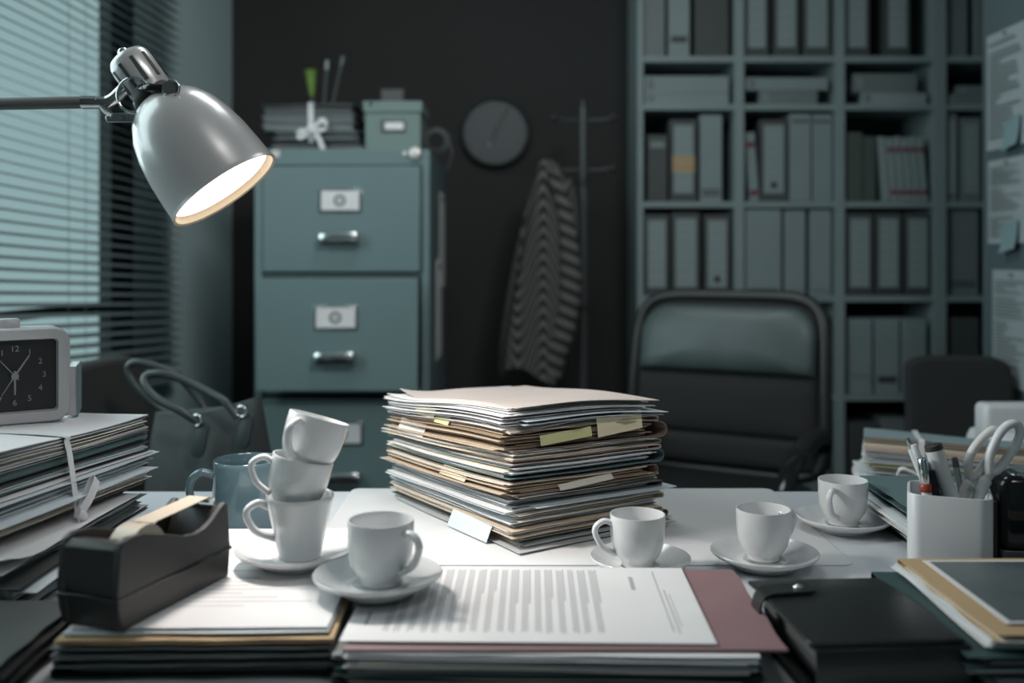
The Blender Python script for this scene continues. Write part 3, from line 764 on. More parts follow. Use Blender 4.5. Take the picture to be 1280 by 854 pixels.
# ------------------------------------------------------------------ pen cup and its contents
PY = 1.030; PX = X(1186, PY)
prz = math.radians(-22)
def ringbox(m, W, D, r, z0, z1, th, seg=6):
    def loop(w, d, rr, z):
        out = []
        for (sx, sy, a0) in ((1, 1, 0), (-1, 1, PI/2), (-1, -1, PI), (1, -1, 1.5*PI)):
            for k in range(seg+1):
                a_ = a0+PI/2*k/seg; out.append((sx*(w/2-rr)+rr*math.cos(a_), sy*(d/2-rr)+rr*math.sin(a_), z))
        return out
    L = [loop(W-.002, D-.002, r, z0), loop(W, D, r, z0+.001), loop(W, D, r, z1-.001), loop(W-.001, D-.001, r, z1), loop(W-2*th+.001, D-2*th+.001, r-th, z1), loop(W-2*th, D-2*th, r-th, z1-.001), loop(W-2*th, D-2*th, r-th, z0+.004)]
    n = len(L[0]); vs = [v for l in L for v in l]; fs = []
    for j in range(len(L)-1):
        for i in range(n): fs.append((j*n+i, j*n+(i+1) % n, (j+1)*n+(i+1) % n, (j+1)*n+i))
    m.add(vs, fs, 0, True); m.add(L[0][::-1], [tuple(range(n))]); m.add(L[-1], [tuple(range(n))])
m = MB(); ringbox(m, .080, .072, .014, 0, .094, .003)
pc = tag(m.build('pen_cup', 'white_plastic', loc=(PX, PY, DESK+.0003), rot=prz), 'square white plastic pen cup holding pens and white scissors', 'pen cup')
PB = Vector((PX, PY, DESK+.0045))
def stick(name, x, y, top, r, mt, label, cat='pen', group='pens in the white cup', base=None, parts=()):
    """a pen leaning in the cup: foot at local x,y on the cup's floor, top = world point"""
    b0 = PB+Matrix.Rotation(prz, 3, 'Z') @ Vector((x, y, r+.0005))
    sn_, cn_ = math.sin(-prz), math.cos(-prz); kx = (top[0]-640)/F
    Yt = (top[2]+sn_*PX+cn_*PY)/(sn_*kx+cn_); t = at(top[0], top[1], Yt); d = t-b0
    q = d.to_track_quat('Z', 'Y'); L = d.length
    root = bpy.data.objects.new(name, None); COL.objects.link(root); root.empty_display_size = .02
    root.location = b0; root.rotation_mode = 'QUATERNION'; root.rotation_quaternion = q; tag(root, label, cat, group)
    for (pn, z0, z1, ra, rb_, pm) in parts:
        z0, z1 = (L+z0 if z0 < 0 else z0), (L+z1 if z1 <= 0 else z1)
        MB().lathe([(.0001, z0), (ra*.92, z0), (ra, z0+.0006), (rb_, z1-.0006), (rb_*.9, z1), (.0001, z1)], 18).build(pn, pm, root)
    return root
stick('ballpoint_pen', .010, .014, (1134, 548, .016), .004, 0, 'clear ballpoint pen with silver button, leftmost in the pen cup', parts=[('barrel', 0, -.012, .0038, .0040, 'clear'), ('button', -.012, 0, .0026, .0024, 'chrome'), ('refill_tip', .002, .006, .0042, .0042, 'steel')])
stick('clear_ruler_pen', .012, .006, (1142, 556, .006), .004, 0, 'slim translucent stick pen beside the clear ballpoint', parts=[('barrel', 0, -.02, .0034, .0034, 'clear'), ('cap', -.02, 0, .0040, .0036, 'white_plastic')])
stick('capped_pen', -.012, -.020, (1153, 573, -.020), .005, 0, 'black pen with chrome clip and red end in the pen cup', parts=[('barrel', 0, -.032, .0046, .0050, 'white_plastic'), ('red_ring', -.034, -.026, .0062, .0062, 'red'), ('cap', -.026, 0, .0050, .0048, 'chrome')])
stick('thin_pen', .006, -.010, (1157, 578, -.010), .003, 0, 'thin dark pen behind the chrome capped pen', parts=[('barrel', 0, -.02, .0030, .0030, 'black'), ('cap', -.02, 0, .0034, .0030, 'darksteel')])
stick('black_pen', .012, -.022, (1163, 588, -.0165), .004, 0, 'short black pen leaning against the white marker', parts=[('barrel', 0, -.025, .0042, .0042, 'gloss'), ('cap', -.025, 0, .0046, .0040, 'gloss')])
stick('marker_pen', .022, -.007, (1166, 556, -.006), .008, 0, 'fat white marker with black end cap in the pen cup', cat='marker', parts=[('barrel', 0, -.006, .0082, .0090, 'white_plastic'), ('end_cap', -.006, 0, .0092, .0090, 'black')])
stick('metal_pencil', .026, .006, (1193, 572, .008), .003, 0, 'slim metal pencil between the marker and the scissors', cat='pencil', parts=[('barrel', 0, -.01, .0032, .0032, 'steel'), ('eraser_cap', -.01, 0, .0034, .0032, 'darksteel')])
# scissors, handles up
sc = empty('scissors', PB+Vector((.032, .010, 0)), 0, 'white handled scissors standing handles up in the pen cup', 'scissors')
so_ = Vector(sc.location)
def sp(px, py, Y): return at(px, py, Y)-so_
def loopring(pts, Y, r, seg=10): 
    m = MB(); q = [sp(x_, y_, Y) for (x_, y_) in pts]; q2 = spline(q+[q[0]], 6)[:-1]
    m.tube(q2, r, seg, closed=True, flat=1.25, ref=(0, 1, 0)); return m
m = loopring([(1212, 598), (1210, 580), (1216, 563), (1230, 546), (1243, 537), (1246, 546), (1241, 562), (1231, 580), (1222, 592)], 1.028, .0044)
m.tube(spline([sp(1218, 594, 1.028), sp(1211, 604, 1.027), sp(1206, 618, 1.026), sp(1202, 636, 1.026)], 6), [.0045]*6+[.0062]*6+[.0056]*7, 10, flat=.8, ref=(0, 1, 0))
m.build('left_grip', 'grip', sc)
m = loopring([(1236, 590), (1237, 570), (1246, 548), (1258, 533), (1270, 530), (1275, 540), (1270, 556), (1258, 574), (1246, 588)], 1.020, .0044)
m.tube(spline([sp(1242, 588, 1.020), sp(1232, 600, 1.022), sp(1224, 618, 1.023), sp(1219, 636, 1.024)], 6), [.0048]*6+[.0068]*6+[.006]*7, 10, flat=.8, ref=(0, 1, 0))
m.build('right_grip', 'white_plastic', sc)
for k_, (xa, Yq) in enumerate(((1204, 1.0275), (1212, 1.0235))):
    t_ = sp(xa+4, 634, Yq); m = MB(); bz = Vector((-.016+.01*k_, -.004+.003*k_, .001))
    m.add([t_+Vector((-.006, 0, 0)), t_+Vector((.006, 0, 0)), bz+Vector((.001, 0, 0)), bz+Vector((-.001, 0, 0)), t_+Vector((-.006, .0015, 0)), t_+Vector((.006, .0015, 0)), bz+Vector((.001, .0015, 0)), bz+Vector((-.001, .0015, 0))], [(0, 1, 2, 3), (7, 6, 5, 4), (0, 4, 5, 1), (1, 5, 6, 2), (2, 6, 7, 3), (3, 7, 4, 0)])
    m.build('blade', 'steel', sc)
MB().cyl(sp(1214, 612, 1.017), sp(1214, 612, 1.03), .003, 12).build('pivot_screw', 'steel', sc)
# self inking stamp at the right edge
sx_ = X(1272, 1.04)
sk = empty('self_inking_stamp', (sx_+.006, 1.05, DESK+.0004), math.radians(-6), 'glossy black self-inking stamp beside the white pen cup', 'stamp')
MB().rbox((0, 0, .068), (.050, .046, .078), .012, 6, er=.010).build('housing', 'gloss', sk)
for s_ in (-1, 1): MB().rbox((s_*.0285, 0, .040), (.006, .030, .080), .0025, 4, er=.001).build('side_frame', 'black', sk)
MB().rbox((0, 0, .0045), (.062, .046, .009), .004, 4, er=.001).build('base', 'black', sk, )
MB().rbox((0, 0, .020), (.048, .040, .020), .004, 4, er=.001).build('ink_pad', 'darksteel', sk)
MB().lathe([(.016, 0), (.016, .0025), (.012, .0035), (.0001, .0035)], 24, mtx=Matrix.Translation((.004, 0, .1065))).build('press_button', 'chrome', sk)

# ------------------------------------------------------------------ desk lamp
LY = 1.06
rimc = at(281, 237, LY); ax = Vector((.60, -.03, -.80)).normalized()   # points out of the shade
lampbase = Vector((-.80, 1.10, DESK))
lp = empty('desk_lamp', lampbase, 0, 'silver grey adjustable desk lamp with a lit bell shade over the paper piles', 'lamp')
lb = lampbase
q = ax.to_track_quat('Z', 'Y').to_matrix().to_4x4()
SL = .124
neck = rimc-ax*SL
T = Matrix.Translation(neck-lb) @ q          # local z runs from the neck to the rim
outp = [(.016, .000), (.0215, .002), (.0300, .007), (.0410, .018), (.0500, .034), (.0558, .053), (.0595, .076), (.0614, .100), (.0624, .120), (.0632, .1235), (.0636, .1248), (.0628, .1258)]
inp = [(.0604, .1245), (.0598, .112), (.0580, .080), (.0535, .053), (.0475, .036), (.038, .020), (.028, .010), (.016, .0055)]
m = MB(); m.lathe(outp, 64, 0, T); m.lathe([outp[-1]]+inp, 64, 1, T)
m.build('lamp_shade', ['lamp', 'shadein'], lp)
m = MB(); m.lathe([(.0001, .1175), (.0555, .1175), (.0572, .1165), (.0555, .115), (.0001, .115)], 48, 0, T); m.build('lit_diffuser', 'bulb', lp)
m = MB(); m.lathe([(.0001, -.056), (.0145, -.056), (.020, -.053), (.0225, -.048), (.0232, -.040), (.0225, -.012), (.0195, -.006), (.0195, .004), (.0001, .004)], 40, 0, T)
hs = m.build('socket_housing', 'lamp', lp)
m = MB(); m.lathe([(.0195, -.0075), (.0243, -.0055), (.0255, .001), (.0240, .0045), (.020, .0045)], 40, 0, T); m.build('collar', 'black', lp)
m = MB()
for k_ in range(10):
    a_ = 2*PI*k_/10+.22
    m.box(T @ Vector((.0229*math.cos(a_), .0229*math.sin(a_), -.028)), (.0022, .0034, .030), mtx=(q.to_3x3() @ Matrix.Rotation(a_, 3, 'Z')))
m.build('vent_slots', 'black', hs)
m = MB(); m.lathe([(.0001, -.064), (.004, -.064), (.0055, -.062), (.0055, -.056), (.0001, -.056)], 16, 0, T); m.build('cap_screw', 'chrome', hs)
# arm
aY = LY+.0
def ap(px, py, Y=None): return at(px, py, Y or aY)-lb
A0 = Vector((-.80, 1.10, Z(128, 1.06)+.0))-lb
MB().cyl(A0, ap(106, 128), .0066, 20).build('arm', 'armgrey', lp)
MB().cyl(ap(103, 128), ap(122, 128), .0070, 20).build('arm_sleeve', 'steel', lp)
m = MB(); m.tube(spline([ap(120, 128), ap(133, 128), ap(143, 123), ap(154, 113), ap(165, 109), ap(172, 110)], 6), .0066, 14); m.build('bent_rod', 'steel', lp)
fy = aY-.026
m = MB(); m.tube(spline([ap(168, 110), ap(178, 110, aY-.016), ap(190, 110, fy), ap(214, 111, fy)], 5), .0042, 10, flat=1.2); m.build('yoke_bar', 'gloss', lp)
m = MB(); m.tube(spline([ap(168, 112), ap(178, 114, aY+.018), ap(190, 114, aY+.028), ap(214, 113, aY+.028)], 5), .0042, 10); m.build('yoke_bar', 'gloss', lp)
MB().cyl(ap(214, 111, fy-.008), ap(214, 112, aY+.03), .0092, 20).build('pivot_knob', 'darksteel', lp)
kn = ap(214, 111, fy-.0085); m = MB()
m.tube([kn+Vector((.0086*math.cos(t*2*PI/24), 0, .0086*math.sin(t*2*PI/24))) for t in range(24)], .0011, 8, closed=True); m.build('knob_ring', 'chrome', lp)
rc_ = ap(167, 119, aY-.018); m = MB()
m.tube([rc_+Vector((.0172*math.cos(t*2*PI/32), 0, .0182*math.sin(t*2*PI/32))) for t in range(32)], .0016, 8, closed=True); m.build('wire_ring', 'chrome', lp)
m = MB(); m.prism([(-.022, -.005), (.018, -.005), (.020, .004), (-.014, .005), (-.024, .001)], -.001, .001, mtx=Matrix.Translation(ap(160, 147, aY-.012))); br = m.build('bracket_plate', 'steel', lp, bevel=.0006)
MB().cyl(ap(152, 147, aY-.0155), ap(152, 147, aY-.011), .0028, 12).build('rivet', 'darksteel', br)
m = MB(); m.tube(spline([ap(124, 128), ap(134, 140, aY-.006), ap(142, 146, aY-.012)], 4), .0035, 8); m.build('lower_link', 'darksteel', lp)
m = MB(); m.tube(spline([ap(176, 144, aY-.012), ap(186, 138, aY-.01), ap(196, 134, aY)], 4), .0035, 8); m.build('lower_link', 'darksteel', lp)
MB().lathe([(.0001, .018), (.02, .018), (.055, .014), (.075, .008), (.078, 0), (.0001, 0)], 40).build('lamp_base', 'lamp', lp)
MB().cyl((0, 0, .015), A0+Vector((0, 0, .03)), .008, 16).build('post', 'darksteel', lp)
MB().cyl(A0+Vector((0, -.016, 0)), A0+Vector((0, .016, 0)), .014, 20).build('arm_joint', 'steel', lp)

# ------------------------------------------------------------------ alarm clock and pocket book on the bundle
cz = bt+.0006
fdir = Vector((.83, .56, 0)).normalized()
crn = Vector((X(88, 1.19), 1.19, 0))          # right front lower corner
CW, CH, CD = .118, .112, .045
cc = crn-fdir*CW/2
ac = empty('alarm_clock', (cc.x, cc.y, cz+.0005), math.atan2(fdir.y, fdir.x), 'square white alarm clock with a black dial on the ribboned bundle', 'alarm clock')
RX = Matrix.Rotation(PI/2, 3, 'X')
# body as a rounded square frame, front towards local -y
def sqloop(w, h, r, y, zc, seg=6):
    o = []
    for (sx, sz, a0) in ((1, 1, 0), (-1, 1, PI/2), (-1, -1, PI), (1, -1, 1.5*PI)):
        for k in range(seg+1):
            a_ = a0+PI/2*k/seg; o.append((sx*(w/2-r)+r*math.cos(a_), y, zc+sz*(h/2-r)+r*math.sin(a_)))
    return o
zc = CH/2; L = [sqloop(CW-.006, CH-.006, .016, CD, zc), sqloop(CW, CH, .018, CD-.004, zc), sqloop(CW, CH, .018, .003, zc), sqloop(CW-.004, CH-.004, .016, 0, zc), sqloop(CW-.026, CH-.026, .005, .0, zc), sqloop(CW-.029, CH-.029, .004, .008, zc)]
n = len(L[0]); m = MB(); fs = []
for j in range(len(L)-1):
    for i in range(n): fs.append((j*n+i, j*n+(i+1) % n, (j+1)*n+(i+1) % n, (j+1)*n+i))
m.add([v for l in L for v in l], fs, 0, True); m.add(L[0], [tuple(range(n))])
m.build('case', 'clockwhite', ac)
m = MB(); m.add(L[-1], [tuple(range(n))]); dial = MB().bb((-CW/2+.0135, .0075, .0135), (CW/2-.0135, .010, CH-.0135)).build('dial', 'aface', ac)
def text3d(s_, size, mt, parent, loc, rot, name='numeral', ext=.0002):
    cu = bpy.data.curves.new(name, 'FONT'); cu.body = s_; cu.size = size; cu.align_x = 'CENTER'; cu.align_y = 'CENTER'; cu.extrude = ext
    o = bpy.data.objects.new(name, cu); COL.objects.link(o)
    dg = bpy.context.evaluated_depsgraph_get(); me = bpy.data.meshes.new_from_object(o.evaluated_get(dg)); bpy.data.objects.remove(o)
    o = bpy.data.objects.new(name, me); me.materials.clear(); me.materials.append(M[mt]); COL.objects.link(o)
    o.parent = parent; o.location = loc; o.rotation_euler = rot; return o
for k_ in range(1, 13):
    a_ = PI/2-k_*PI/6; text3d(str(k_), .0095, 'lume', dial, (.0315*math.cos(a_), .0071, zc+.0315*math.sin(a_)), (PI/2, 0, 0))
def hand(ang_deg, Lh, w, mt, y, nm):
    a_ = math.radians(90-ang_deg); d_ = Vector((math.cos(a_), 0, math.sin(a_))); s_ = Vector((-d_.z, 0, d_.x)); o_ = Vector((0, y, zc))
    m = MB(); m.add([o_-d_*.006+s_*w, o_-d_*.006-s_*w, o_+d_*Lh-s_*w*.6, o_+d_*Lh+s_*w*.6]+[v+Vector((0, .0005, 0)) for v in (o_-d_*.006+s_*w, o_-d_*.006-s_*w, o_+d_*Lh-s_*w*.6, o_+d_*Lh+s_*w*.6)], [(0, 1, 2, 3), (7, 6, 5, 4), (0, 4, 5, 1), (1, 5, 6, 2), (2, 6, 7, 3), (3, 7, 4, 0)])
    m.build(nm, mt, dial)
hand(33, .028, .0012, 'lume', .0062, 'minute_hand'); hand(180, .022, .0014, 'lume', .0055, 'hour_hand'); hand(-40, .030, .0006, 'lume', .0048, 'second_hand'); hand(212, .026, .0006, 'lume', .0066, 'alarm_hand')
MB().cyl((0, .0040, zc), (0, .0070, zc), .004, 20).build('hand_hub', 'lume', dial)
MB().lathe([(.0001, .011), (.012, .011), (.0135, .009), (.0135, 0), (.0001, 0)], 28, mtx=Matrix.Translation((-.006, .022, CH-.0005))).build('snooze_button', 'clockwhite', ac)
bkp = Vector((X(93, 1.255), 1.255, cz+.0004))
bk = empty('pocket_book', bkp, math.radians(20), 'small upright pocket book with teal cover behind the alarm clock', 'book')
MB().bb((-.006, -.03, 0), (.0045, .03, .060)).build('pages', 'white', bk)
MB().bb((.0045, -.032, 0), (.0065, .032, .062)).build('cover', 'paleteal', bk)
MB().bb((-.008, -.032, 0), (-.006, .032, .062)).build('cover', 'paleteal', bk)

# ------------------------------------------------------------------ filing cabinet
FY = 2.70; cx0, cx1 = X(318, FY), X(537, FY); ctop = Z(187, FY)
fc = empty('filing_cabinet', ((cx0+cx1)/2, FY, 0), 0, 'tall teal metal filing cabinet with its second drawer pulled slightly open', 'filing cabinet')
hw = (cx1-cx0)/2; ccx = (cx0+cx1)/2
m = MB()
m.bb((-hw, 0, 0), (-hw+.022, .62, ctop)); m.bb((hw-.022, 0, 0), (hw, .62, ctop)); m.bb((-hw+.022, .60, 0), (hw-.022, .62, ctop))
m.bb((-hw+.022, 0, ctop-.042), (hw-.022, .60, ctop)); m.bb((-hw+.022, 0.004, 0), (hw-.022, .60, .07))
zs = [(Z(341, FY), Z(207, FY)), (.715, 1.017), (.385, .690), (.080, .372)]
for zz_ in (1.0215, .7025, .3785): m.bb((-hw+.022, .004, zz_-.005), (hw-.022, .10, zz_+.005))
m.build('body', 'cab', fc, bevel=.002)
for i, (z0, z1) in enumerate(zs):
    yo = -.08 if i == 1 else 0.0
    dx0, dx1 = -hw+.0245, hw-.0245
    if i == 1: dx0, dx1 = -hw+.0235, hw-.0235
    d = MB().bb((dx0, yo-.012 if i != 1 else yo, z0+.002), (dx1, yo+.012, z1-.002)).build('drawer', 'cab', fc, bevel=.003)
    tr = MB().bb((dx0+.02, yo+.013, z0+.02), (dx1-.02, .55, z1-.10)); tr.build('drawer_tray', 'darkframe', d)
    yf = yo-.012 if i != 1 else yo
    lz_ = z1-(.062+.0335 if i != 1 else .072+.0335); lx = X(426, FY)-ccx+(.004 if i == 2 else 0); 
    h_ = MB(); h_.bb((lx-.058, yf-.004, lz_-.032), (lx+.058, yf, lz_+.032)); lh = h_.build('label_holder', 'chrome', d, bevel=.001)
    MB().bb((lx-.050, yf-.0052, lz_-.026), (lx+.052, yf-.004, lz_+.026)).build('label_card', 'white', lh)
    m = MB(); T = Matrix.Translation((lx, yf-.0053, lz_)) @ RM(90, 'X'); m.lathe([(.0095, 0), (.0165, 0), (.0165, .0008), (.0095, .0008), (.0095, 0)], 28, mtx=T, smooth=False); m.lathe([(.0001, .0008), (.004, .0008), (.004, 0)], 16, mtx=T, smooth=False)
    m.build('ring_emblem', 'slate', lh)
    hz = z0+(.093 if i == 0 else .092)
    m = MB(); m.tube(spline([(lx-.052, yf, hz), (lx-.05, yf-.026, hz), (lx-.042, yf-.032, hz), (lx, yf-.034, hz), (lx+.042, yf-.032, hz), (lx+.05, yf-.026, hz), (lx+.052, yf, hz)], 5), .0165, 12, flat=.35, ref=(0, 1, 0)); m.build('handle', 'chrome', d)
T = Matrix.Translation((X(519, FY)-ccx, -.0005, Z(192, FY))) @ RM(90, 'X')
MB().lathe([(.0001, .012), (.012, .012), (.017, .008), (.017, 0), (.0001, 0)], 28, mtx=T).build('lock', 'nickel', fc)
T = Matrix.Translation((X(506, FY)-ccx, -.0005, Z(192, FY))) @ RM(90, 'X')
MB().lathe([(.0001, .005), (.006, .004), (.007, 0)], 16, mtx=T).build('lock_pin', 'nickel', fc)
MB().bb((X(340, FY)-ccx, -.004, Z(197, FY)), (X(350, FY)-ccx, 0, Z(188, FY))).build('maker_plate', 'nickel', fc, bevel=.001)  # pale plate imitates a reflection on the top rail
# sheets fixed to its right side
for (y0, y1, pz0, pz1, lab) in ((2.93, 3.14, .765, 1.062, 'lower pale sheet stuck to the side of the filing cabinet'), (3.04, 3.25, .975, 1.27, 'upper pale sheet stuck to the side of the filing cabinet')):
    xo = .0006 if 'lower' in lab else .0026
    m = MB(); m.bb((0, 0, 0), (.0012 if xo < .001 else .0014, y1-y0, pz1-pz0)); o = tag(m.build('hanging_sheet', 'white', loc=(cx1+xo, y0, pz0)), lab, 'paper sheet', 'sheets on the cabinet side')
    MB().cyl((.0012, .1, pz1-pz0-.02), (.006, .1, pz1-pz0-.02), .008, 16).build('magnet', 'black', o)
# cable hanging over the cabinet corner
m = MB()
for k_ in range(4):
    r_ = .026+.004*k_; m.tube([(.003*k_, .014*math.sin(t*2*PI/24)*.3+.004*k_, r_*math.sin(t*2*PI/24)) if 0 else (r_*math.cos(t*2*PI/24), .004*k_, r_*math.sin(t*2*PI/24)) for t in range(24)], .0022, 8, closed=True)
m.tube(spline([(.034, .006, 0), (.045, .0, -.03), (.040, .004, -.06), (.030, .004, -.085)], 5), .0022, 8)
tag(m.build('coiled_cable', 'bdark', loc=(cx1+.006, 2.86, ctop+.042)), 'coiled grey cable drooping beside the storage box on the filing cabinet', 'cable')

# storage box on the cabinet
bz = ctop+.0006; bY = 2.80
bx = empty('storage_box', (X(491, bY), bY+.11, bz), 0, 'pale green lidded storage box on the filing cabinet', 'box')
bw = 72/F*bY/2
m = MB(); m.bb((-bw+.003, -.11, 0), (bw-.003, .11, .126)); m.build('body', 'cablid', bx, bevel=.002)
m = MB(); m.bb((-bw-.002, -.115, .115), (bw+.002, .115, .146)); m.build('lid', 'cablid', bx, bevel=.002)
h_ = MB().bb((-.034, -.1135, .058), (.036, -.110, .094)).build('label_holder', 'darksteel', bx, bevel=.001)
MB().bb((-.022, -.1145, .066), (.030, -.1135, .086)).build('label_card', 'white', h_)
MB().cyl((-bw+.02, -.117, .138), (-bw+.02, -.115, .138), .006, 12).build('rivet', 'chrome', bx)
rd = empty('desk_radio', (X(490, 2.88), 2.90, bz+.1468), 0, 'small dark radio standing on the green storage box', 'radio')
MB().rbox((0, 0, .024), (.068, .03, .048), .004, 4, er=.002).build('body', 'dark', rd)
MB().bb((-.028, -.0165, .006), (.028, -.015, .042)).build('speaker_grille', 'bdark', rd)
# tied bundles on the cabinet
p = Pile(X(391, 2.80), 2.905, PI/2, bz, .062, bow=.02, group='files of the bundles on the filing cabinet')
CB = 'in the bundle on the filing cabinet'
def w4(th, mc, mp, label, L=.285, **k): return p.folder(th, mc, mp, label, W=.205, L=L, pw=.19, pl=L-.02, **k)
w4(.020, 'slate', ['note', 'slate', 'note'], 'grey folder with bulging papers, lowest '+CB, dy=-.012, L=.26, spine=-1)
p.sheaf(.010, ['note', 'note', 'dark'], 'white papers second from the bottom '+CB, W=.19, L=.24, jit=.012, dy=-.004, pitch=.002)
p.folder(.032, 'slate', ['note', 'slate', 'dark'], 'slate folder curled over at its end '+CB, W=.2, L=.26, pw=.185, pl=.225, dy=-.012, jit=.012)
w4(.020, 'dark', ['note', 'note', 'slate'], 'dark folder in the upper half '+CB, dy=.012, L=.265)
w4(.026, 'slate', ['note', 'note', 'slate'], 'grey folder with pale papers, second from the top '+CB, dy=.012, L=.27)
w4(.030, 'slate', ['slate', 'note', 'dark'], 'thick grey folder topping the bundle on the filing cabinet', dy=.012, L=.262)
czt = p.z0+p.z
rb3 = empty('cotton_ribbon', (X(388, 2.79), 2.80, bz), 0, 'white ribbon bow on the paper bundle atop the filing cabinet', 'ribbon')
m = MB(); ribbon(m, [(0, .20, czt-bz+.004), (0, .08, czt-bz+.004), (0, .0, czt-bz+.003), (0, -.006, czt-bz-.01), (.002, -.009, .03)], .016, t=.0014, side=(1, 0, 0)); m.build('band', 'string', rb3)
k3 = Vector((.004, -.014, .062)); m = MB(); m.tube([k3+Vector((-.012, 0, .006)), k3, k3+Vector((.012, 0, -.006))], .012, 10); m.build('knot', 'string', rb3)
for (e1, e2) in (((-.035, -.006, -.006), (-.03, -.006, -.02)), ((.03, -.006, .028), (.042, -.006, .006))):
    m = MB(); ribbon(m, [k3, k3+Vector(e1), k3+Vector(e2), k3], .016, t=.0014, side=(0, .4, 1)); m.build('bow_loop', 'string', rb3)
m = MB(); ribbon(m, [k3, k3+Vector((.02, -.006, -.02)), k3+Vector((.035, -.006, -.058))], .015, t=.0014, side=(1, 0, .3)); m.build('tail', 'string', rb3)
# pencil pot behind the bundle
py_ = 3.12
pp = MB(); pp.lathe([(.0001, .003), (.034, .003), (.036, 0), (.037, .002), (.038, .12), (.036, .122), (.0345, .12), (.034, .006), (.0001, .005)], 32)
ppx = X(404, py_)
pot = tag(pp.build('pencil_pot', 'dark', loc=(ppx, py_, bz)), 'dark pencil pot behind the paper bundle on the filing cabinet', 'pencil pot')
def pot_pen(name, px, py, r, mt, label, cat, foot):
    t = at(px, py, py_); b0 = Vector((ppx+foot[0], py_+foot[1], bz+.008)); d = t-b0
    root = bpy.data.objects.new(name, None); COL.objects.link(root); root.location = b0; root.rotation_mode = 'QUATERNION'; root.rotation_quaternion = d.to_track_quat('Z', 'Y'); tag(root, label, cat, 'pens in the pot on the cabinet')
    MB().lathe([(.0001, 0), (r*.6, .001), (r, .01), (r, d.length-.03), (.0001, d.length-.03)], 14).build('barrel', 'bdark', root)
    MB().lathe([(.0001, d.length-.03), (r*1.15, d.length-.03), (r*1.1, d.length-.002), (.0001, d.length)], 14).build('cap', mt, root)
pot_pen('pot_pen', 409, 75, .0048, 'note', 'white tipped pen standing in the dark pot on the cabinet', 'pen', (-.012, .004))
pot_pen('pot_pencil', 429, 70, .0045, 'bgrey', 'long grey pencil leaning right in the dark pot on the cabinet', 'pencil', (-.008, -.006))
gf = empty('green_tube', (ppx-.022, py_-.006, bz+.008), 0, 'green flared plastic tube standing in the dark pot on the cabinet', 'tube', 'pens in the pot on the cabinet')
tt = at(388, 88, py_)-Vector(gf.location)
m = MB(); m.tube([Vector((0, 0, 0)), tt*.55, tt*.72], [.003, .003, .004], 12); m.build('stem', 'bdark', gf)
m = MB(); m.tube([tt*.70, tt*.76, tt*.88, tt*.98, tt*1.0], [.004, .010, .015, .0175, .0215], 18); m.build('flared_cup', 'green', gf)

# ------------------------------------------------------------------ wall clock, coat stand, striped shirt
wc = empty('wall_clock', (X(619, 3.68), YB-.001, Z(165, 3.68)), 0, 'round grey wall clock hanging on the dark back wall', 'wall clock')
T = RM(90, 'X'); R_ = .130
MB().lathe([(.0001, 0), (R_-.01, 0), (R_, .006), (R_, .028), (R_-.006, .034), (R_-.013, .030), (R_-.015, .020)], 56, mtx=T).build('rim', 'clockrim', wc)
f_ = MB().lathe([(.0001, .020), (R_-.014, .020), (R_-.014, .012)], 56, mtx=T, smooth=False).build('dial', 'clockface', wc)
m = MB()
for k_ in range(12):
    a_ = k_*PI/6; m.box((.098*math.sin(a_), -.0206, .098*math.cos(a_)), (.006, .0012, .018), mtx=Matrix.Rotation(a_, 3, 'Y'))
m.build('hour_marks', 'bdark', f_)
for (an, Lh, w_, nm) in ((28, .088, .004, 'minute_hand'), (196, .030, .005, 'hour_hand')):
    a_ = math.radians(an); MB().box((.5*Lh*math.sin(a_), -.0235 if an < 90 else -.022, .5*Lh*math.cos(a_)), (w_*2, .001, Lh+.02), mtx=Matrix.Rotation(a_, 3, 'Y')).build(nm, 'dark', f_)
MB().cyl((0, -.025, 0), (0, -.02, 0), .008, 16).build('hub', 'dark', f_)
MB().cyl((-.022, -.0225, -.046), (-.022, -.02, -.046), .006, 12).build('brass_dot', 'chrome', f_)  # small chrome disc on the dial, below its centre

ry = 3.30; rx = X(729, ry)
cs = empty('coat_stand', (rx, ry, 0), 0, 'dark metal coat stand beside the bookcase', 'coat stand')
MB().lathe([(.0001, 0), (.17, 0), (.17, .012), (.15, .02), (.03, .03), (.0001, .03)], 40).build('base', 'pole', cs)
zt_ = Z(132, ry)
MB().cyl((0, 0, .02), (0, 0, Z(235, ry)), .0165, 20).build('pole', 'pole', cs)
MB().cyl((0, 0, Z(235, ry)), (0, 0, zt_), .0135, 20).build('upper_pole', 'pole', cs)
for zc_ in (Z(226, ry), Z(385, ry)): MB().cyl((0, 0, zc_-.012), (0, 0, zc_+.012), .0195, 20).build('collar', 'black', cs)
MB().lathe([(.0001, .02), (.012, .014), (.016, 0), (.0145, -.012), (.0001, -.014)], 20, mtx=Matrix.Translation((0, 0, zt_+.006))).build('finial', 'black', cs)
for (zz_, dirs) in ((Z(150, ry), (-1, 1)), (Z(212, ry), (-1, 1))):
    for s_ in dirs:
        for dyy in ((-.02, ) if zz_ > 1.45 else (.0, )):
            k = MB(); e = Vector((s_*.098, dyy, .012)); k.tube(spline([(0, 0, zz_), (s_*.05, dyy*.5, zz_-.002), (e.x, e.y, zz_+e.z*.3)], 5), .0045, 8); hk = k.build('hook', 'pole', cs)
            MB().lathe([(.0001, .014), (.010, .010), (.013, 0), (.010, -.010), (.0001, -.014)], 16, mtx=Matrix.Translation((e.x, e.y, zz_+e.z*.3))).build('hook_knob', 'black', hk)
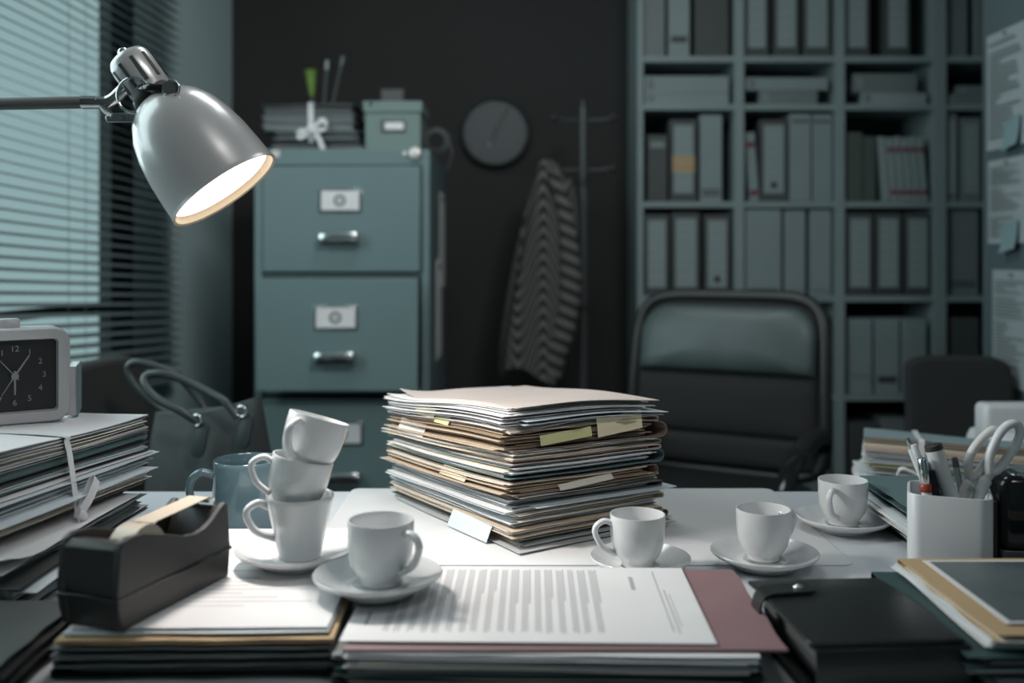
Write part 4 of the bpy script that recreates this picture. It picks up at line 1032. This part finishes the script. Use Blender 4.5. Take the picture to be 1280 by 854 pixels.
# shirt hanging from the lower left hook
sy = 3.285; m = MB(); rings = []
prof = [(683, 199, 5), (686, 208, 13), (690, 224, 21), (691, 246, 27), (687, 285, 33), (681, 325, 36), (675, 370, 39), (671, 408, 41), (666, 442, 41), (664, 466, 40)]
NS = 44; vs = []; uvs = []
hook = Vector((rx-.098, ry, Z(212, ry)))
for j, (px, py, hw_) in enumerate(prof):
    for k_ in range(NS):
        a_ = 2*PI*k_/NS
        fold = 1+.14*math.sin(5*a_+.5)*min(1, j/3)+.08*math.sin(9*a_+j*.4)
        hx = hw_/F*sy*fold; dpt = (.016+.0075*j)*fold
        zz_ = Z(py, sy)+(.016*math.sin(3*a_+1.1)+.012*math.sin(2*a_))*(j/9)
        xx = X(px, sy)+hx*math.cos(a_)
        vs.append((xx-hook.x, sy+dpt*math.sin(a_)-hook.y, zz_-hook.z))
fs = []
for j in range(len(prof)-1):
    for k_ in range(NS): fs.append((j*NS+k_, j*NS+(k_+1) % NS, (j+1)*NS+(k_+1) % NS, (j+1)*NS+k_))
fs.append(tuple(range(NS)))
m.add(vs, fs, 0, True)
sh = m.build('striped_shirt', 'shirt', loc=hook+Vector((0, -.012, 0)), sub=1)
tag(sh, 'dark shirt with pale horizontal stripes hanging from the coat stand', 'shirt')
uvl = sh.data.uv_layers.new(name='UVMap')
for poly in sh.data.polygons:
    for li in poly.loop_indices:
        v = sh.data.vertices[sh.data.loops[li].vertex_index].co
        uvl.data[li].uv = (v.x, v.z*1.15+.25*abs(v.x+.01)*(1 if v.y < 0 else -1)+.10*math.sin(v.x*40))
sl_ = MB(); q_ = [Vector((X(px, sy-.06), sy-.06, Z(py, sy-.06)))-hook for (px, py) in ((690, 215), (704, 255), (712, 310), (713, 360), (706, 410), (694, 445), (688, 470))]
sl_.tube(spline(q_, 5), [.018+.0012*min(i, 14) for i in range(31)], 14, flat=.55, ref=(0, 1, 0))
slv = sl_.build('sleeve', 'shirt', sh)
uvl = slv.data.uv_layers.new(name='UVMap')
for poly in slv.data.polygons:
    for li in poly.loop_indices:
        v = slv.data.vertices[slv.data.loops[li].vertex_index].co; uvl.data[li].uv = (v.x, v.z*1.15+.5*v.x)

# ------------------------------------------------------------------ bookcase and binders
BY = 3.40; K = BY/F
def bxp(px): return (px-640)*K
def bzp(py): return CAMZ-(py-HOR)*K
bc = empty('bookcase', (bxp(797), BY, 0), 0, 'wide grey open bookcase full of ring binders against the back wall', 'bookcase')
ox = bxp(797); BW = bxp(1309)-ox; BT = 2.30; BD = .29
for (a_, b_) in ((797, 804), (918, 930), (1044, 1056), (1168, 1183), (1302, 1309)):
    MB().bb((bxp(a_)-ox, 0, 0), (bxp(b_)-ox, BD, BT)).build('upright', 'shelf', bc)
shelf_z = [.06, bzp(632), bzp(494), bzp(370), bzp(252), bzp(130), bzp(70), BT-.35+.16, BT]
shz = []
cells = ((804, 918), (930, 1044), (1056, 1168), (1183, 1302))
for z in shelf_z:
    for (a_, b_) in cells: MB().bb((bxp(a_)-ox, .004, z-.020), (bxp(b_)-ox, BD-.008, z)).build('shelf', 'shelf', bc)
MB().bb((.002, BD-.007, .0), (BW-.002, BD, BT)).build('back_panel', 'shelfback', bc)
ORD = ['first', 'second', 'third', 'fourth', 'fifth', 'sixth', 'seventh', 'eighth']
ROWN = {'A': 'top visible row', 'B': 'narrow row', 'C': 'row below narrow row', 'D': 'fourth row', 'E': 'fifth row', 'F': 'lowest visible row'}
COLN = ['leftmost bookcase column', 'second bookcase column', 'third bookcase column', 'column by the partition']
ROWZ = {'A': shelf_z[6], 'B': shelf_z[5], 'C': shelf_z[4], 'D': shelf_z[3], 'E': shelf_z[2], 'F': shelf_z[1]}
MNAME = {'bgrey': 'mid grey', 'bpale': 'pale grey', 'bdark': 'dark grey', 'bgreen': 'dark green'}
def binder(row, col, idx, x0, x1, ytop, mt, kind='binder', lab=None, hole=False, lean=0, slot=False, extra=None):
    """upright file standing on a shelf; x0..x1 and top read off the photo at the bookcase's front"""
    zb = ROWZ[row]+.0008; w = (x1-x0)*K-.0015; h = bzp(ytop)-zb if ytop is not None else .315
    nm = {'binder': 'ring_binder', 'boxfile': 'box_file', 'magazine': 'magazine_file', 'book': 'paperback'}[kind]
    word = {'binder': 'ring binder', 'boxfile': 'box file', 'magazine': 'magazine file', 'book': 'paperback'}[kind]
    desc = (MNAME[mt]+' '+word)
    d = .235 if h > .26 else .20
    if lean: w = w*.80
    ln = math.radians(lean)
    xl = bxp(x0)+.001+(h*math.sin(abs(ln)) if lean < 0 else 0)
    ys = BY+.010+random.uniform(0, .012)
    if lean > 0: z_off = w*math.sin(ln)
    else: z_off = 0
    pos = (xl, ys, zb+(w*math.sin(ln) if lean > 0 else 0)+.0004)
    r = empty(nm, pos, 0, '%s, %s from left, %s, %s' % (desc, ORD[idx], ROWN[row], COLN[col]), 'binder' if kind == 'binder' else {'boxfile': 'box file', 'magazine': 'magazine file', 'book': 'book'}[kind], 'files in the bookcase')
    r.rotation_euler = (0, ln, 0)
    m = MB()
    if kind == 'binder':      # open U: spine, two boards, papers inside
        t = .0028
        m.bb((0, 0, 0), (w, t, h)); m.bb((0, t, 0), (t, d, h)); m.bb((w-t, t, 0), (w, d, h))
        m.build('cover', mt, r, bevel=.0012)
        MB().bb((t+.0008, t+.012, .004), (w-t-.0008, d-.01, h-.018)).build('papers', 'bpale', r)
    else:
        m.bb((0, 0, 0), (w, d, h)); m.build('case', mt, r, bevel=.0015)
    if lab:
        l0, l1, lm = lab
        lbm = MB().bb((w*.14, -.0008, h*l0), (w*.86, 0, h*l1)).build('spine_label', lm, r)
        if lm == 'blab':
            m = MB(); n_ = 7
            for k_ in range(n_):
                z_ = h*(l0+(l1-l0)*(k_+.6)/n_); m.bb((w*.16, -.0012, z_), (w*.84, -.0008, z_+.0016))
            m.build('ruled_lines', 'bgrey', lbm)
    if hole:
        T = Matrix.Translation((w/2, -.0009, h*.20)) @ RM(90, 'X')
        hh = MB().lathe([(.0001, .0004), (.0095, .0004), (.0095, 0)], 20, mtx=T, smooth=False).build('finger_hole', 'black', r)
        MB().lathe([(.0095, 0), (.0098, .0012), (.0120, .0012), (.0122, 0)], 20, mtx=T).build('hole_ring', 'darksteel', hh)
    if slot: MB().bb((w*.12, -.001, h*.15), (w*.88, 0, h*.15+.022)).build('grip_slot', 'dark', r)
    if extra:
        for (l0, l1, lm) in extra: MB().bb((w*.1, -.001, h*l0), (w*.9, 0, h*l1)).build('spine_band', lm, r)
    return r
LB_ = (.10, .93, 'blab')
spec = {
 ('A', 0): [(805, 832, None, 'bgrey', 'boxfile', None, 0, 0, 0, 0), (836, 863, None, 'bpale', 'boxfile', None, 0, 0, 1, 0), (869, 912, None, 'bdark', 'boxfile', None, 0, 0, 0, 0)],
 ('A', 1): [(932, 963, None, 'bdark', 'binder', LB_, 0, 0, 0, 0), (968, 1000, None, 'bdark', 'binder', LB_, 0, 0, 0, 0), (1005, 1040, None, 'bdark', 'binder', LB_, 0, 0, 0, 0)],
 ('A', 2): [(1058, 1089, None, 'bdark', 'binder', LB_, 0, 0, 0, 0), (1108, 1140, None, 'bdark', 'binder', LB_, 0, 0, 0, 0)],
 ('A', 3): [(1185, 1213, None, 'bgrey', 'boxfile', None, 0, 0, 0, 0), (1222, 1250, None, 'bgrey', 'boxfile', None, 0, 0, 0, 0)],
 ('C', 0): [(810, 835, 168, 'bdark', 'boxfile', (.80, .90, 'blab'), 0, 0, 0, 0), (838, 872, 149, 'bdark', 'binder', LB_, 0, 0, 0, ((.36, .56, 'tan'),)), (876, 904, 143, 'bpale', 'boxfile', None, 0, 0, 0, ((.06, .09, 'bdark'), (.11, .14, 'bdark')))],
 ('C', 1): [(932, 948, 165, 'bpale', 'book', None, 0, -4, 0, ((.08, .16, 'bred'), (.78, .86, 'bred'))), (951, 986, 149, 'bdark', 'binder', LB_, 1, 0, 0, 0), (988, 1015, 142, 'bpale', 'boxfile', None, 0, 0, 0, ((.90, .93, 'bdark'),)), (1017, 1042, 142, 'bpale', 'boxfile', None, 0, 0, 0, ((.90, .93, 'bdark'),))],
 ('C', 3): [(1184, 1199, 142, 'bgrey', 'binder', LB_, 0, 0, 0, 0), (1203, 1228, 147, 'bgrey', 'binder', LB_, 0, 0, 0, 0)],
 ('D', 0): [(806, 837, 268, 'bdark', 'binder', LB_, 0, 0, 0, 0), (840, 876, 266, 'bdark', 'binder', LB_, 0, 0, 0, 0), (881, 914, 268, 'bdark', 'binder', LB_, 1, 0, 0, 0)],
 ('D', 1): [(932, 978, 262, 'bpale', 'boxfile', (.55, .75, 'blab'), 0, 0, 0, ((.05, .08, 'bdark'),)), (982, 1009, 262, 'bpale', 'boxfile', None, 0, 0, 0, ((.04, .07, 'bgrey'),)), (1014, 1041, 262, 'bpale', 'boxfile', None, 0, 0, 0, ((.04, .07, 'bgrey'),))],
 ('D', 2): [(1059, 1093, 266, 'bdark', 'binder', LB_, 0, 0, 0, 0), (1096, 1129, 266, 'bdark', 'binder', LB_, 0, 0, 0, ((.02, .07, 'dark'),)), (1133, 1166, 266, 'bdark', 'binder', LB_, 0, 0, 0, 0)],
 ('D', 3): [(1187, 1227, 261, 'bgrey', 'boxfile', None, 0, 0, 0, ((.10, .13, 'bdark'), (.15, .17, 'bdark')))],
 ('E', 0): [(806, 838, 388, 'bgrey', 'binder', LB_, 0, 0, 0, 0), (842, 876, 388, 'bgrey', 'binder', LB_, 0, 0, 0, 0)],
 ('E', 1): [(976, 1004, 392, 'bdark', 'boxfile', None, 0, 0, 0, 0), (1008, 1039, 394, 'bdark', 'boxfile', (.64, .88, 'cream'), 0, 0, 1, 0)],
 ('E', 2): [(1062, 1093, 399, 'bpale', 'boxfile', None, 0, 0, 0, ((.22, .25, 'bgrey'),)), (1096, 1127, 399, 'bpale', 'boxfile', None, 0, 0, 1, 0), (1130, 1160, 399, 'bpale', 'boxfile', None, 0, 0, 0, 0)],
 ('E', 3): [(1191, 1226, 398, 'bdark', 'boxfile', None, 0, 0, 0, 0)],
 ('F', 1): [(1003, 1038, 525, 'bgrey', 'boxfile', (.4, .7, 'blab'), 0, 0, 0, 0)],
 ('F', 2): [(1062, 1098, 530, 'bdark', 'boxfile', None, 0, 0, 0, 0), (1104, 1140, 525, 'bgrey', 'boxfile', (.4, .7, 'blab'), 0, 0, 0, 0)],
}
for (row, col), items in spec.items():
    for i, (x0, x1, yt, mt, kind, lab, hole, lean, slot, ex) in enumerate(items):
        binder(row, col, i, x0, x1, yt, mt, kind, lab, bool(hole), lean, bool(slot), ex or None)
# leaning periodicals in the open bay
binder('C', 2, 0, 1060, 1080, 165, 'bgreen', 'magazine', None)
binder('C', 2, 1, 1081, 1097, 170, 'bgreen', 'magazine', None)
zb = ROWZ['C']+.001; hM = .222
for i in range(6):
    x_ = bxp(1104)+i*.0262+.002; ln = math.radians(-5)
    r = empty('periodical', (x_+.004, BY+.012, zb+.0003), 0, 'white periodical with red bands, %s from the left of the leaning six' % ORD[i], 'periodical', 'periodicals leaning in the open bookcase bay')
    r.rotation_euler = (0, ln, 0)
    MB().bb((0, 0, 0), (.0222, .16, hM-.003*(i % 2))).build('cover', 'blab', r, bevel=.0012)
    for (a_, b_) in ((.10, .17), (.76, .83)):
        if i: MB().bb((.002, -.0008, hM*a_), (.0200, 0, hM*b_)).build('red_band', 'bred', r)
# flat lying files in the narrow row
flat = [(0, 806, 912, 116, 130, 'bpale', 'pale grey file lying lowest, narrow row, leftmost bookcase column'), (0, 806, 912, 93, 115, 'bpale', 'pale grey file lying uppermost, narrow row, leftmost bookcase column'),
        (1, 950, 1023, 112, 130, 'bgrey', 'short grey box lying lowest, narrow row, second bookcase column'), (1, 933, 1036, 92, 108, 'bpale', 'pale file lying across the short box, narrow row, second bookcase column'),
        (2, 1078, 1160, 115, 130, 'blab', 'white box lying lowest, narrow row, third bookcase column'), (2, 1068, 1148, 90, 114, 'bgrey', 'grey box file lying on the white box, narrow row, third bookcase column'),
        (3, 1184, 1262, 117, 130, 'bgrey', 'grey file lying lowest, narrow row, bookcase column by the partition'), (3, 1198, 1250, 104, 115, 'bgrey', 'small grey file lying uppermost, narrow row, bookcase column by the partition')]
zt2 = {}
for (c_, x0, x1, y0, y1, mt, lab) in flat:
    zb = zt2.get(c_, ROWZ['B']+.0008); h = (y1-y0)*K-.001; w = (x1-x0)*K
    r = empty('flat_file', ((bxp(x0)+bxp(x1))/2, BY+.012, zb), 0, lab, 'file box', 'files lying in the narrow bookcase row')
    t = .003
    m = MB(); m.bb((-w/2, 0, 0), (w/2, t, h)); m.bb((-w/2, t, 0), (w/2, .22, t)); m.bb((-w/2, t, h-t), (w/2, .22, h)); m.build('cover', mt, r, bevel=.001)
    MB().bb((-w/2+.006, t+.006, t+.0006), (w/2-.006, .21, h-t-.0006)).build('papers', 'blab', r)
    for q_ in (-w/2+.014, -w/2+.026): MB().bb((q_, -.0008, h*.2), (q_+.005, 0, h*.8)).build('end_mark', 'bdark' if mt != 'bgrey' else 'blab', r)
    zt2[c_] = zb+h+.0006

# ------------------------------------------------------------------ notices on the partition
def notice(y1, z0, z1, label, dense=26, seed=1, W=.21, off=.0006, heading=True):
    rnd = random.Random(seed); h = z1-z0
    m = MB(); m.grid(lambda u, v: (-.003*math.sin(PI*u)*.6*(1-v) - (.004*(1-v)*u*u), -u*W, v*h), 6, 6, Vector((-.0006, 0, 0)))
    o = tag(m.build('pinned_notice', 'note', loc=(1.23-off, y1, z0)), label, 'notice', 'notices on the partition wall')
    m = MB()
    for i in range(dense):
        z_ = h*.90-i*h*.84/dense
        e = rnd.uniform(.6, .95) if rnd.random() < .8 else rnd.uniform(.2, .5)
        if rnd.random() < .1: continue
        m.bb((-.0078, -.02-(W-.04)*e, z_), (-.0072, -.02, z_+h*.84/dense*.30))
    m.build('printed_text', 'noteink', o)
    MB().cyl((-.0012, -W/2, h-.012), (-.010, -W/2, h-.012), .004, 10).build('push_pin', 'red' if 0 else 'steel', o)
    return o
notice(2.576, Z(190, 2.58), Z(47, 2.58), 'uppermost white notice with sparse text on the partition wall', 20, 3)
notice(2.570, Z(305, 2.57), Z(202, 2.57), 'middle dense printed notice on the partition wall', 30, 5)
notice(2.545, Z(478, 2.545), Z(337, 2.545), 'lowest printed form pinned on the partition wall', 28, 8)
for (y0, z0, z1, lab) in ((2.465, 1.333, 1.405, 'pale aqua sticky note overlapping the uppermost notice'), (2.475, 1.080, 1.152, 'pale aqua sticky note overlapping the middle notice')):
    m = MB(); m.grid(lambda u, v: (-.010-.010*(1-v)**2, -u*.075, v*(z1-z0)+.012*u), 5, 5, Vector((-.0006, 0, 0)))
    tag(m.build('sticky_note', 'aqua', loc=(1.23, y0, z0)), lab, 'sticky note', 'aqua sticky notes on the partition wall')

# ------------------------------------------------------------------ office chair
OY = 2.50
oc = empty('office_chair', (X(903, OY), OY+.02, 0), math.radians(-29), 'high backed black leather office chair behind the desk', 'office chair')
zt = Z(372, OY); zb_ = .52
def back_half(z):
    t = (zt-z)/(zt-zb_)
    return .214+.022*min(t*1.4, 1)-.02*max(0, t-.7)
def outline(ins, n=56, zt2=None, zb2=None):
    zt2 = zt2 or zt; zb2 = zb2 or zb_; pts = []
    hw_ = .250-ins; hh = (zt2-zb2)/2; zc_ = (zt2+zb2)/2
    for k in range(n):
        a_ = 2*PI*k/n; c, s_ = math.cos(a_), math.sin(a_)
        e = .32
        x = hw_*math.copysign(abs(c)**e, c); z = (hh-ins)*math.copysign(abs(s_)**e, s_)
        x *= 1+.05*(-(z)/hh)*.6
        pts.append((x, zc_+z))
    return pts
def lean_y(z): return .10*(z-.52)+.03*((z-.75)/.25)**2     # the back reclines away from the desk
def pad(mb, pts, y_front, y_back, bulge, mi=0):
    cxm = sum(p[0] for p in pts)/len(pts); czm = sum(p[1] for p in pts)/len(pts); n = len(pts); vs = []
    rs = [0, .35, .65, .85, .95, 1.0]
    for side in (0, 1):
        for r_ in rs[1:]:
            for (x, z) in pts:
                X_ = cxm+(x-cxm)*r_; Z_ = czm+(z-czm)*r_
                off = bulge*(1-r_**4)
                y = (y_front-off) if side == 0 else y_back
                if r_ == 1.0: y = (y_front+.006) if side == 0 else y_back-.003
                vs.append((X_, y+lean_y(Z_)+.10*X_*X_*-2*.5, Z_))
    R_n = len(rs)-1; fs = []
    for side in (0, 1):
        b0 = side*R_n*n
        for j in range(R_n-1):
            for i in range(n): fs.append((b0+j*n+i, b0+j*n+(i+1) % n, b0+(j+1)*n+(i+1) % n, b0+(j+1)*n+i))
        fs.append(tuple(b0+i for i in range(n)))
    for i in range(n): fs.append(((R_n-1)*n+i, (R_n-1)*n+(i+1) % n, R_n*n+(R_n-1)*n+(i+1) % n, R_n*n+(R_n-1)*n+i))
    mb.add(vs, fs, mi, True)
def at_lean(x, z, y): return Vector((x, y+lean_y(z)-.10*x*x, z))
full = outline(.0)
m = MB(); pad(m, outline(.012), .012, .045, .004); m.build('backrest', 'softblack', oc)
m = MB(); m.tube([at_lean(x, z, .022) for (x, z) in full], .0165, 12, closed=True, ref=(0, 1, 0)); m.build('back_frame', 'leather', oc)
zsplit = Z(468, OY)
def top_part():
    w_, h_ = .227, zt-.026-zsplit; r_ = .075; pts = [(w_*k/6, zsplit+.002) for k in range(-6, 7)]
    pts += [(w_, zsplit+.002+(h_-r_)*k/4) for k in range(1, 4)]
    pts += [(w_-r_+r_*math.cos(a_*PI/16), zsplit+h_-r_+r_*math.sin(a_*PI/16)) for a_ in range(0, 9)]
    pts += [((w_-r_)*k/4, zsplit+h_) for k in range(3, -4, -1)]
    pts += [(-w_+r_-r_*math.cos(a_*PI/16), zsplit+h_-r_+r_*math.sin(a_*PI/16)) for a_ in range(8, -1, -1)]
    pts += [(-w_, zsplit+.002+(h_-r_)*k/4) for k in range(3, 0, -1)]
    return pts
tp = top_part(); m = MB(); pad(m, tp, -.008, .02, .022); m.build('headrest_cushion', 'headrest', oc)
for (za, zb2) in ((zsplit-.006, Z(545, OY)), (Z(548, OY), zb_+.02)):
    pts = []
    w_ = .229
    pts = [(w_*k/6, za) for k in range(6, -7, -1)]+[(-w_, za+(zb2-za)*k/4) for k in range(1, 4)]+[(w_*k/6, zb2) for k in range(-6, 7)]+[(w_, zb2+(za-zb2)*k/4) for k in range(1, 4)]
    m = MB(); pad(m, pts, .002, .02, .010); m.build('back_panel', 'softblack', oc)
MB().rbox((0, -.20, .48), (.48, .46, .085), .07, 8, er=.03).build('seat', 'leather', oc)
for s_ in (-1, 1):
    m = MB(); m.tube(spline([(s_*.225, .04, .53), (s_*.245, .03, .60), (s_*.250, -.03, .635), (s_*.250, -.14, .638), (s_*.250, -.30, .622), (s_*.246, -.38, .57), (s_*.235, -.375, .51), (s_*.22, -.30, .455)], 6), .0135, 12, flat=1.6, ref=(1, 0, 0)); ar = m.build('armrest', 'gloss', oc)
    m = MB(); m.tube(spline([(s_*.250, -.03, .651), (s_*.250, -.14, .654), (s_*.250, -.25, .639)], 6), .015, 10, flat=1.4, ref=(1, 0, 0)); m.build('arm_pad', 'leather', ar)
m = MB(); m.tube(spline([(0, .07, .60), (0, .09, .50), (0, .02, .43), (0, -.18, .425)], 5), .022, 10, flat=2.0, ref=(1, 0, 0)); m.build('back_bracket', 'gloss', oc)
MB().cyl((0, -.20, .10), (0, -.20, .44), .026, 20).build('gas_column', 'darksteel', oc)
for k in range(5):
    a_ = 2*PI*k/5+.3; e = Vector((.29*math.cos(a_), -.20+.29*math.sin(a_), .075))
    m = MB(); m.tube([Vector((0, -.20, .115)), Vector((.15*math.cos(a_), -.20+.15*math.sin(a_), .10)), e], [.026, .020, .014], 10); lg = m.build('base_leg', 'gloss', oc)
    MB().cyl(e+Vector((-.02*math.sin(a_), .02*math.cos(a_), -.047)), e+Vector((.02*math.sin(a_), -.02*math.cos(a_), -.047)), .028, 18).build('caster', 'black', lg)

# ------------------------------------------------------------------ small chairs
def small_chair(loc, rz, label, top, W=.40):
    r = empty('side_chair', loc, rz, label, 'chair')
    # local: back at +y
    def bk(u, v):
        x = (u-.5)*W*(1-.10*v); return (x, .19+.06*v-.35*x*x, .52+v*(top-.52)-.35*(abs(u-.5)*2)**6*.06*v)
    m = MB(); m.grid(bk, 14, 10, Vector((0, .035, .004))); m.build('backrest', 'softblack', r, bevel=.01, bseg=3)
    MB().rbox((0, 0, .445), (W, .40, .05), .05, 6, er=.02).build('seat', 'softblack', r)
    for sx in (-1, 1):
        m = MB(); m.tube([(sx*(W/2-.03), -.17, .42), (sx*(W/2-.02), -.19, 0)], .012, 10); m.build('leg', 'gloss', r)
        m = MB(); m.tube(spline([(sx*(W/2-.06), .238, top-.2), (sx*(W/2-.05), .215, .56), (sx*(W/2-.03), .17, .42), (sx*(W/2-.02), .22, 0)], 5), .012, 10); m.build('leg', 'gloss', r)
    return r
# by the window, carrying the handbag
small_chair((-.525, 1.845, 0), math.radians(83), 'black side chair at the window carrying the grey handbag', .875, W=.36)
# by the partition
small_chair((1.052, 2.165, 0), math.radians(-7), 'black side chair between the bookcase and the pinned notices', .828, W=.27)

# ------------------------------------------------------------------ handbag
hY = 1.74; hb = empty('handbag', (X(262, hY), hY, .472), math.radians(-14), 'slouchy dark grey suede handbag with leather handles on the chair', 'handbag')
m = MB(); NS = 40; rings = []; HB = .345
for (t, hx, hy) in ((0, .105, .050), (.03, .112, .058), (.2, .118, .062), (.45, .116, .060), (.7, .110, .050), (.88, .104, .032), (.97, .102, .018), (1.0, .101, .014)):
    ring = []
    for k in range(NS):
        a_ = 2*PI*k/NS; c, s_ = math.cos(a_), math.sin(a_); e = .55
        x = hx*math.copysign(abs(c)**e, c); y = hy*math.copysign(abs(s_)**e, s_)
        y += .006*math.sin(x*60+t*5)*t; z = HB*t-.040*t*t*math.cos(PI*x/.2)*.35-.0+(.018*(x/.1))*t
        ring.append((x, y, z))
    rings.append(ring)
vs = [v for r_ in rings for v in r_]; fs = []
for j in range(len(rings)-1):
    for k in range(NS): fs.append((j*NS+k, j*NS+(k+1) % NS, (j+1)*NS+(k+1) % NS, (j+1)*NS+k))
fs += [tuple(range(NS))[::-1], tuple(range((len(rings)-1)*NS, len(rings)*NS))]
m.add(vs, fs, 0, True); m.build('bag_body', 'bag', hb)
HI = hb.matrix_basis.inverted()
def hp(px, py, Y): return HI @ at(px, py, Y)
m = MB(); m.tube(spline([hp(250, 530, 1.675), hp(228, 515, 1.67), hp(196, 498, 1.68), hp(181, 480, 1.69), hp(184, 469, 1.70), (hp(204, 467, 1.70)), hp(232, 476, 1.70), hp(262, 491, 1.69), hp(282, 503, 1.68), hp(297, 522, 1.675)], 6), .0072, 10); hA = m.build('handle', 'bagtrim', hb)
m = MB(); m.tube(spline([hp(246, 525, 1.80), hp(205, 514, 1.80), hp(176, 490, 1.79), hp(160, 464, 1.79), hp(168, 453, 1.79), hp(192, 457, 1.79), hp(219, 468, 1.79), hp(243, 492, 1.80), hp(262, 520, 1.80)], 6), .0072, 10); m.build('handle', 'bagtrim', hb)
for (px, py) in ((250, 549), (306, 538)):
    c0 = hp(px, py, 1.672); m = MB()
    m.rbox(c0, (.026, .062, .005), .0125, 6, er=.0015, mtx=Matrix.Rotation(math.radians(84), 3, 'X') @ Matrix.Rotation(math.radians(-10), 3, 'Z')); tb = m.build('handle_tab', 'bagtrim', hb)
    mm = MB(); cr = c0+Vector((-.004, -.004, .032)); mm.tube([cr+Vector((.009*math.cos(t*2*PI/16), 0, .009*math.sin(t*2*PI/16))) for t in range(16)], .0022, 8, closed=True); mm.build('metal_ring', 'chrome', tb)

# ------------------------------------------------------------------ light, camera, view
wd = bpy.data.worlds.new('world'); S.world = wd; wd.use_nodes = True
bg = wd.node_tree.nodes['Background']; bg.inputs['Color'].default_value = (.335, .46, .475, 1); bg.inputs['Strength'].default_value = 1.0
def area(name, loc, direction, sx, sy, power, col):
    l = bpy.data.lights.new(name, 'AREA'); l.shape = 'RECTANGLE'; l.size = sx; l.size_y = sy; l.energy = power; l.color = col
    o = bpy.data.objects.new(name, l); COL.objects.link(o); o.location = loc
    o.rotation_euler = Vector(direction).to_track_quat('-Z', 'Z').to_euler(); return o; return o
wc_ = wpt((W2[0]+W2[1])/2, .11, (W2[2]+W2[3])/2)
area('window_daylight', wc_, nv+Vector((0, 0, -.15)), W2[1]-W2[0], W2[3]-W2[2], 24, (.86, .98, 1.0))  # added area light outside the unseen second window
area('ceiling_lamp', (-.10, 1.95, 2.66), (0, 0, -1), .7, .7, 9, (.95, .99, 1.0))  # added fill from above, no fixture modelled
area('ceiling_lamp', (.70, .10, 2.62), (-1.6, 2.9, -1.35), .6, .6, 9, (1.0, .985, .97)).data.spread = math.radians(85)  # second added fill, high on the right, narrowed towards the background
sl = bpy.data.lights.new('lamp_bulb', 'SPOT'); sl.energy = 13.5; sl.color = (1.0, .92, .85); sl.spot_size = math.radians(122); sl.spot_blend = .38; sl.shadow_soft_size = .045
sob = bpy.data.objects.new('lamp_bulb', sl); COL.objects.link(sob); sob.location = rimc-ax*.003; sob.rotation_euler = ax.to_track_quat('-Z', 'Y').to_euler()
cam = bpy.data.cameras.new('camera'); co = bpy.data.objects.new('camera', cam); COL.objects.link(co)
co.location = (0, 0, CAMZ); co.rotation_euler = (PI/2, 0, 0)
cam.sensor_width = 36; cam.lens = 36*F/1280; cam.shift_y = -(427-HOR)/1280; cam.clip_start = .02
cam.dof.use_dof = True; cam.dof.focus_distance = 1.14; cam.dof.aperture_fstop = 3.0
S.camera = co
S.view_settings.view_transform = 'Standard'; S.view_settings.look = 'None'; S.view_settings.exposure = 0; S.view_settings.gamma = 1
S.view_settings.use_curve_mapping = False
S.cycles.use_denoising = True
S.cycles.max_bounces = 8
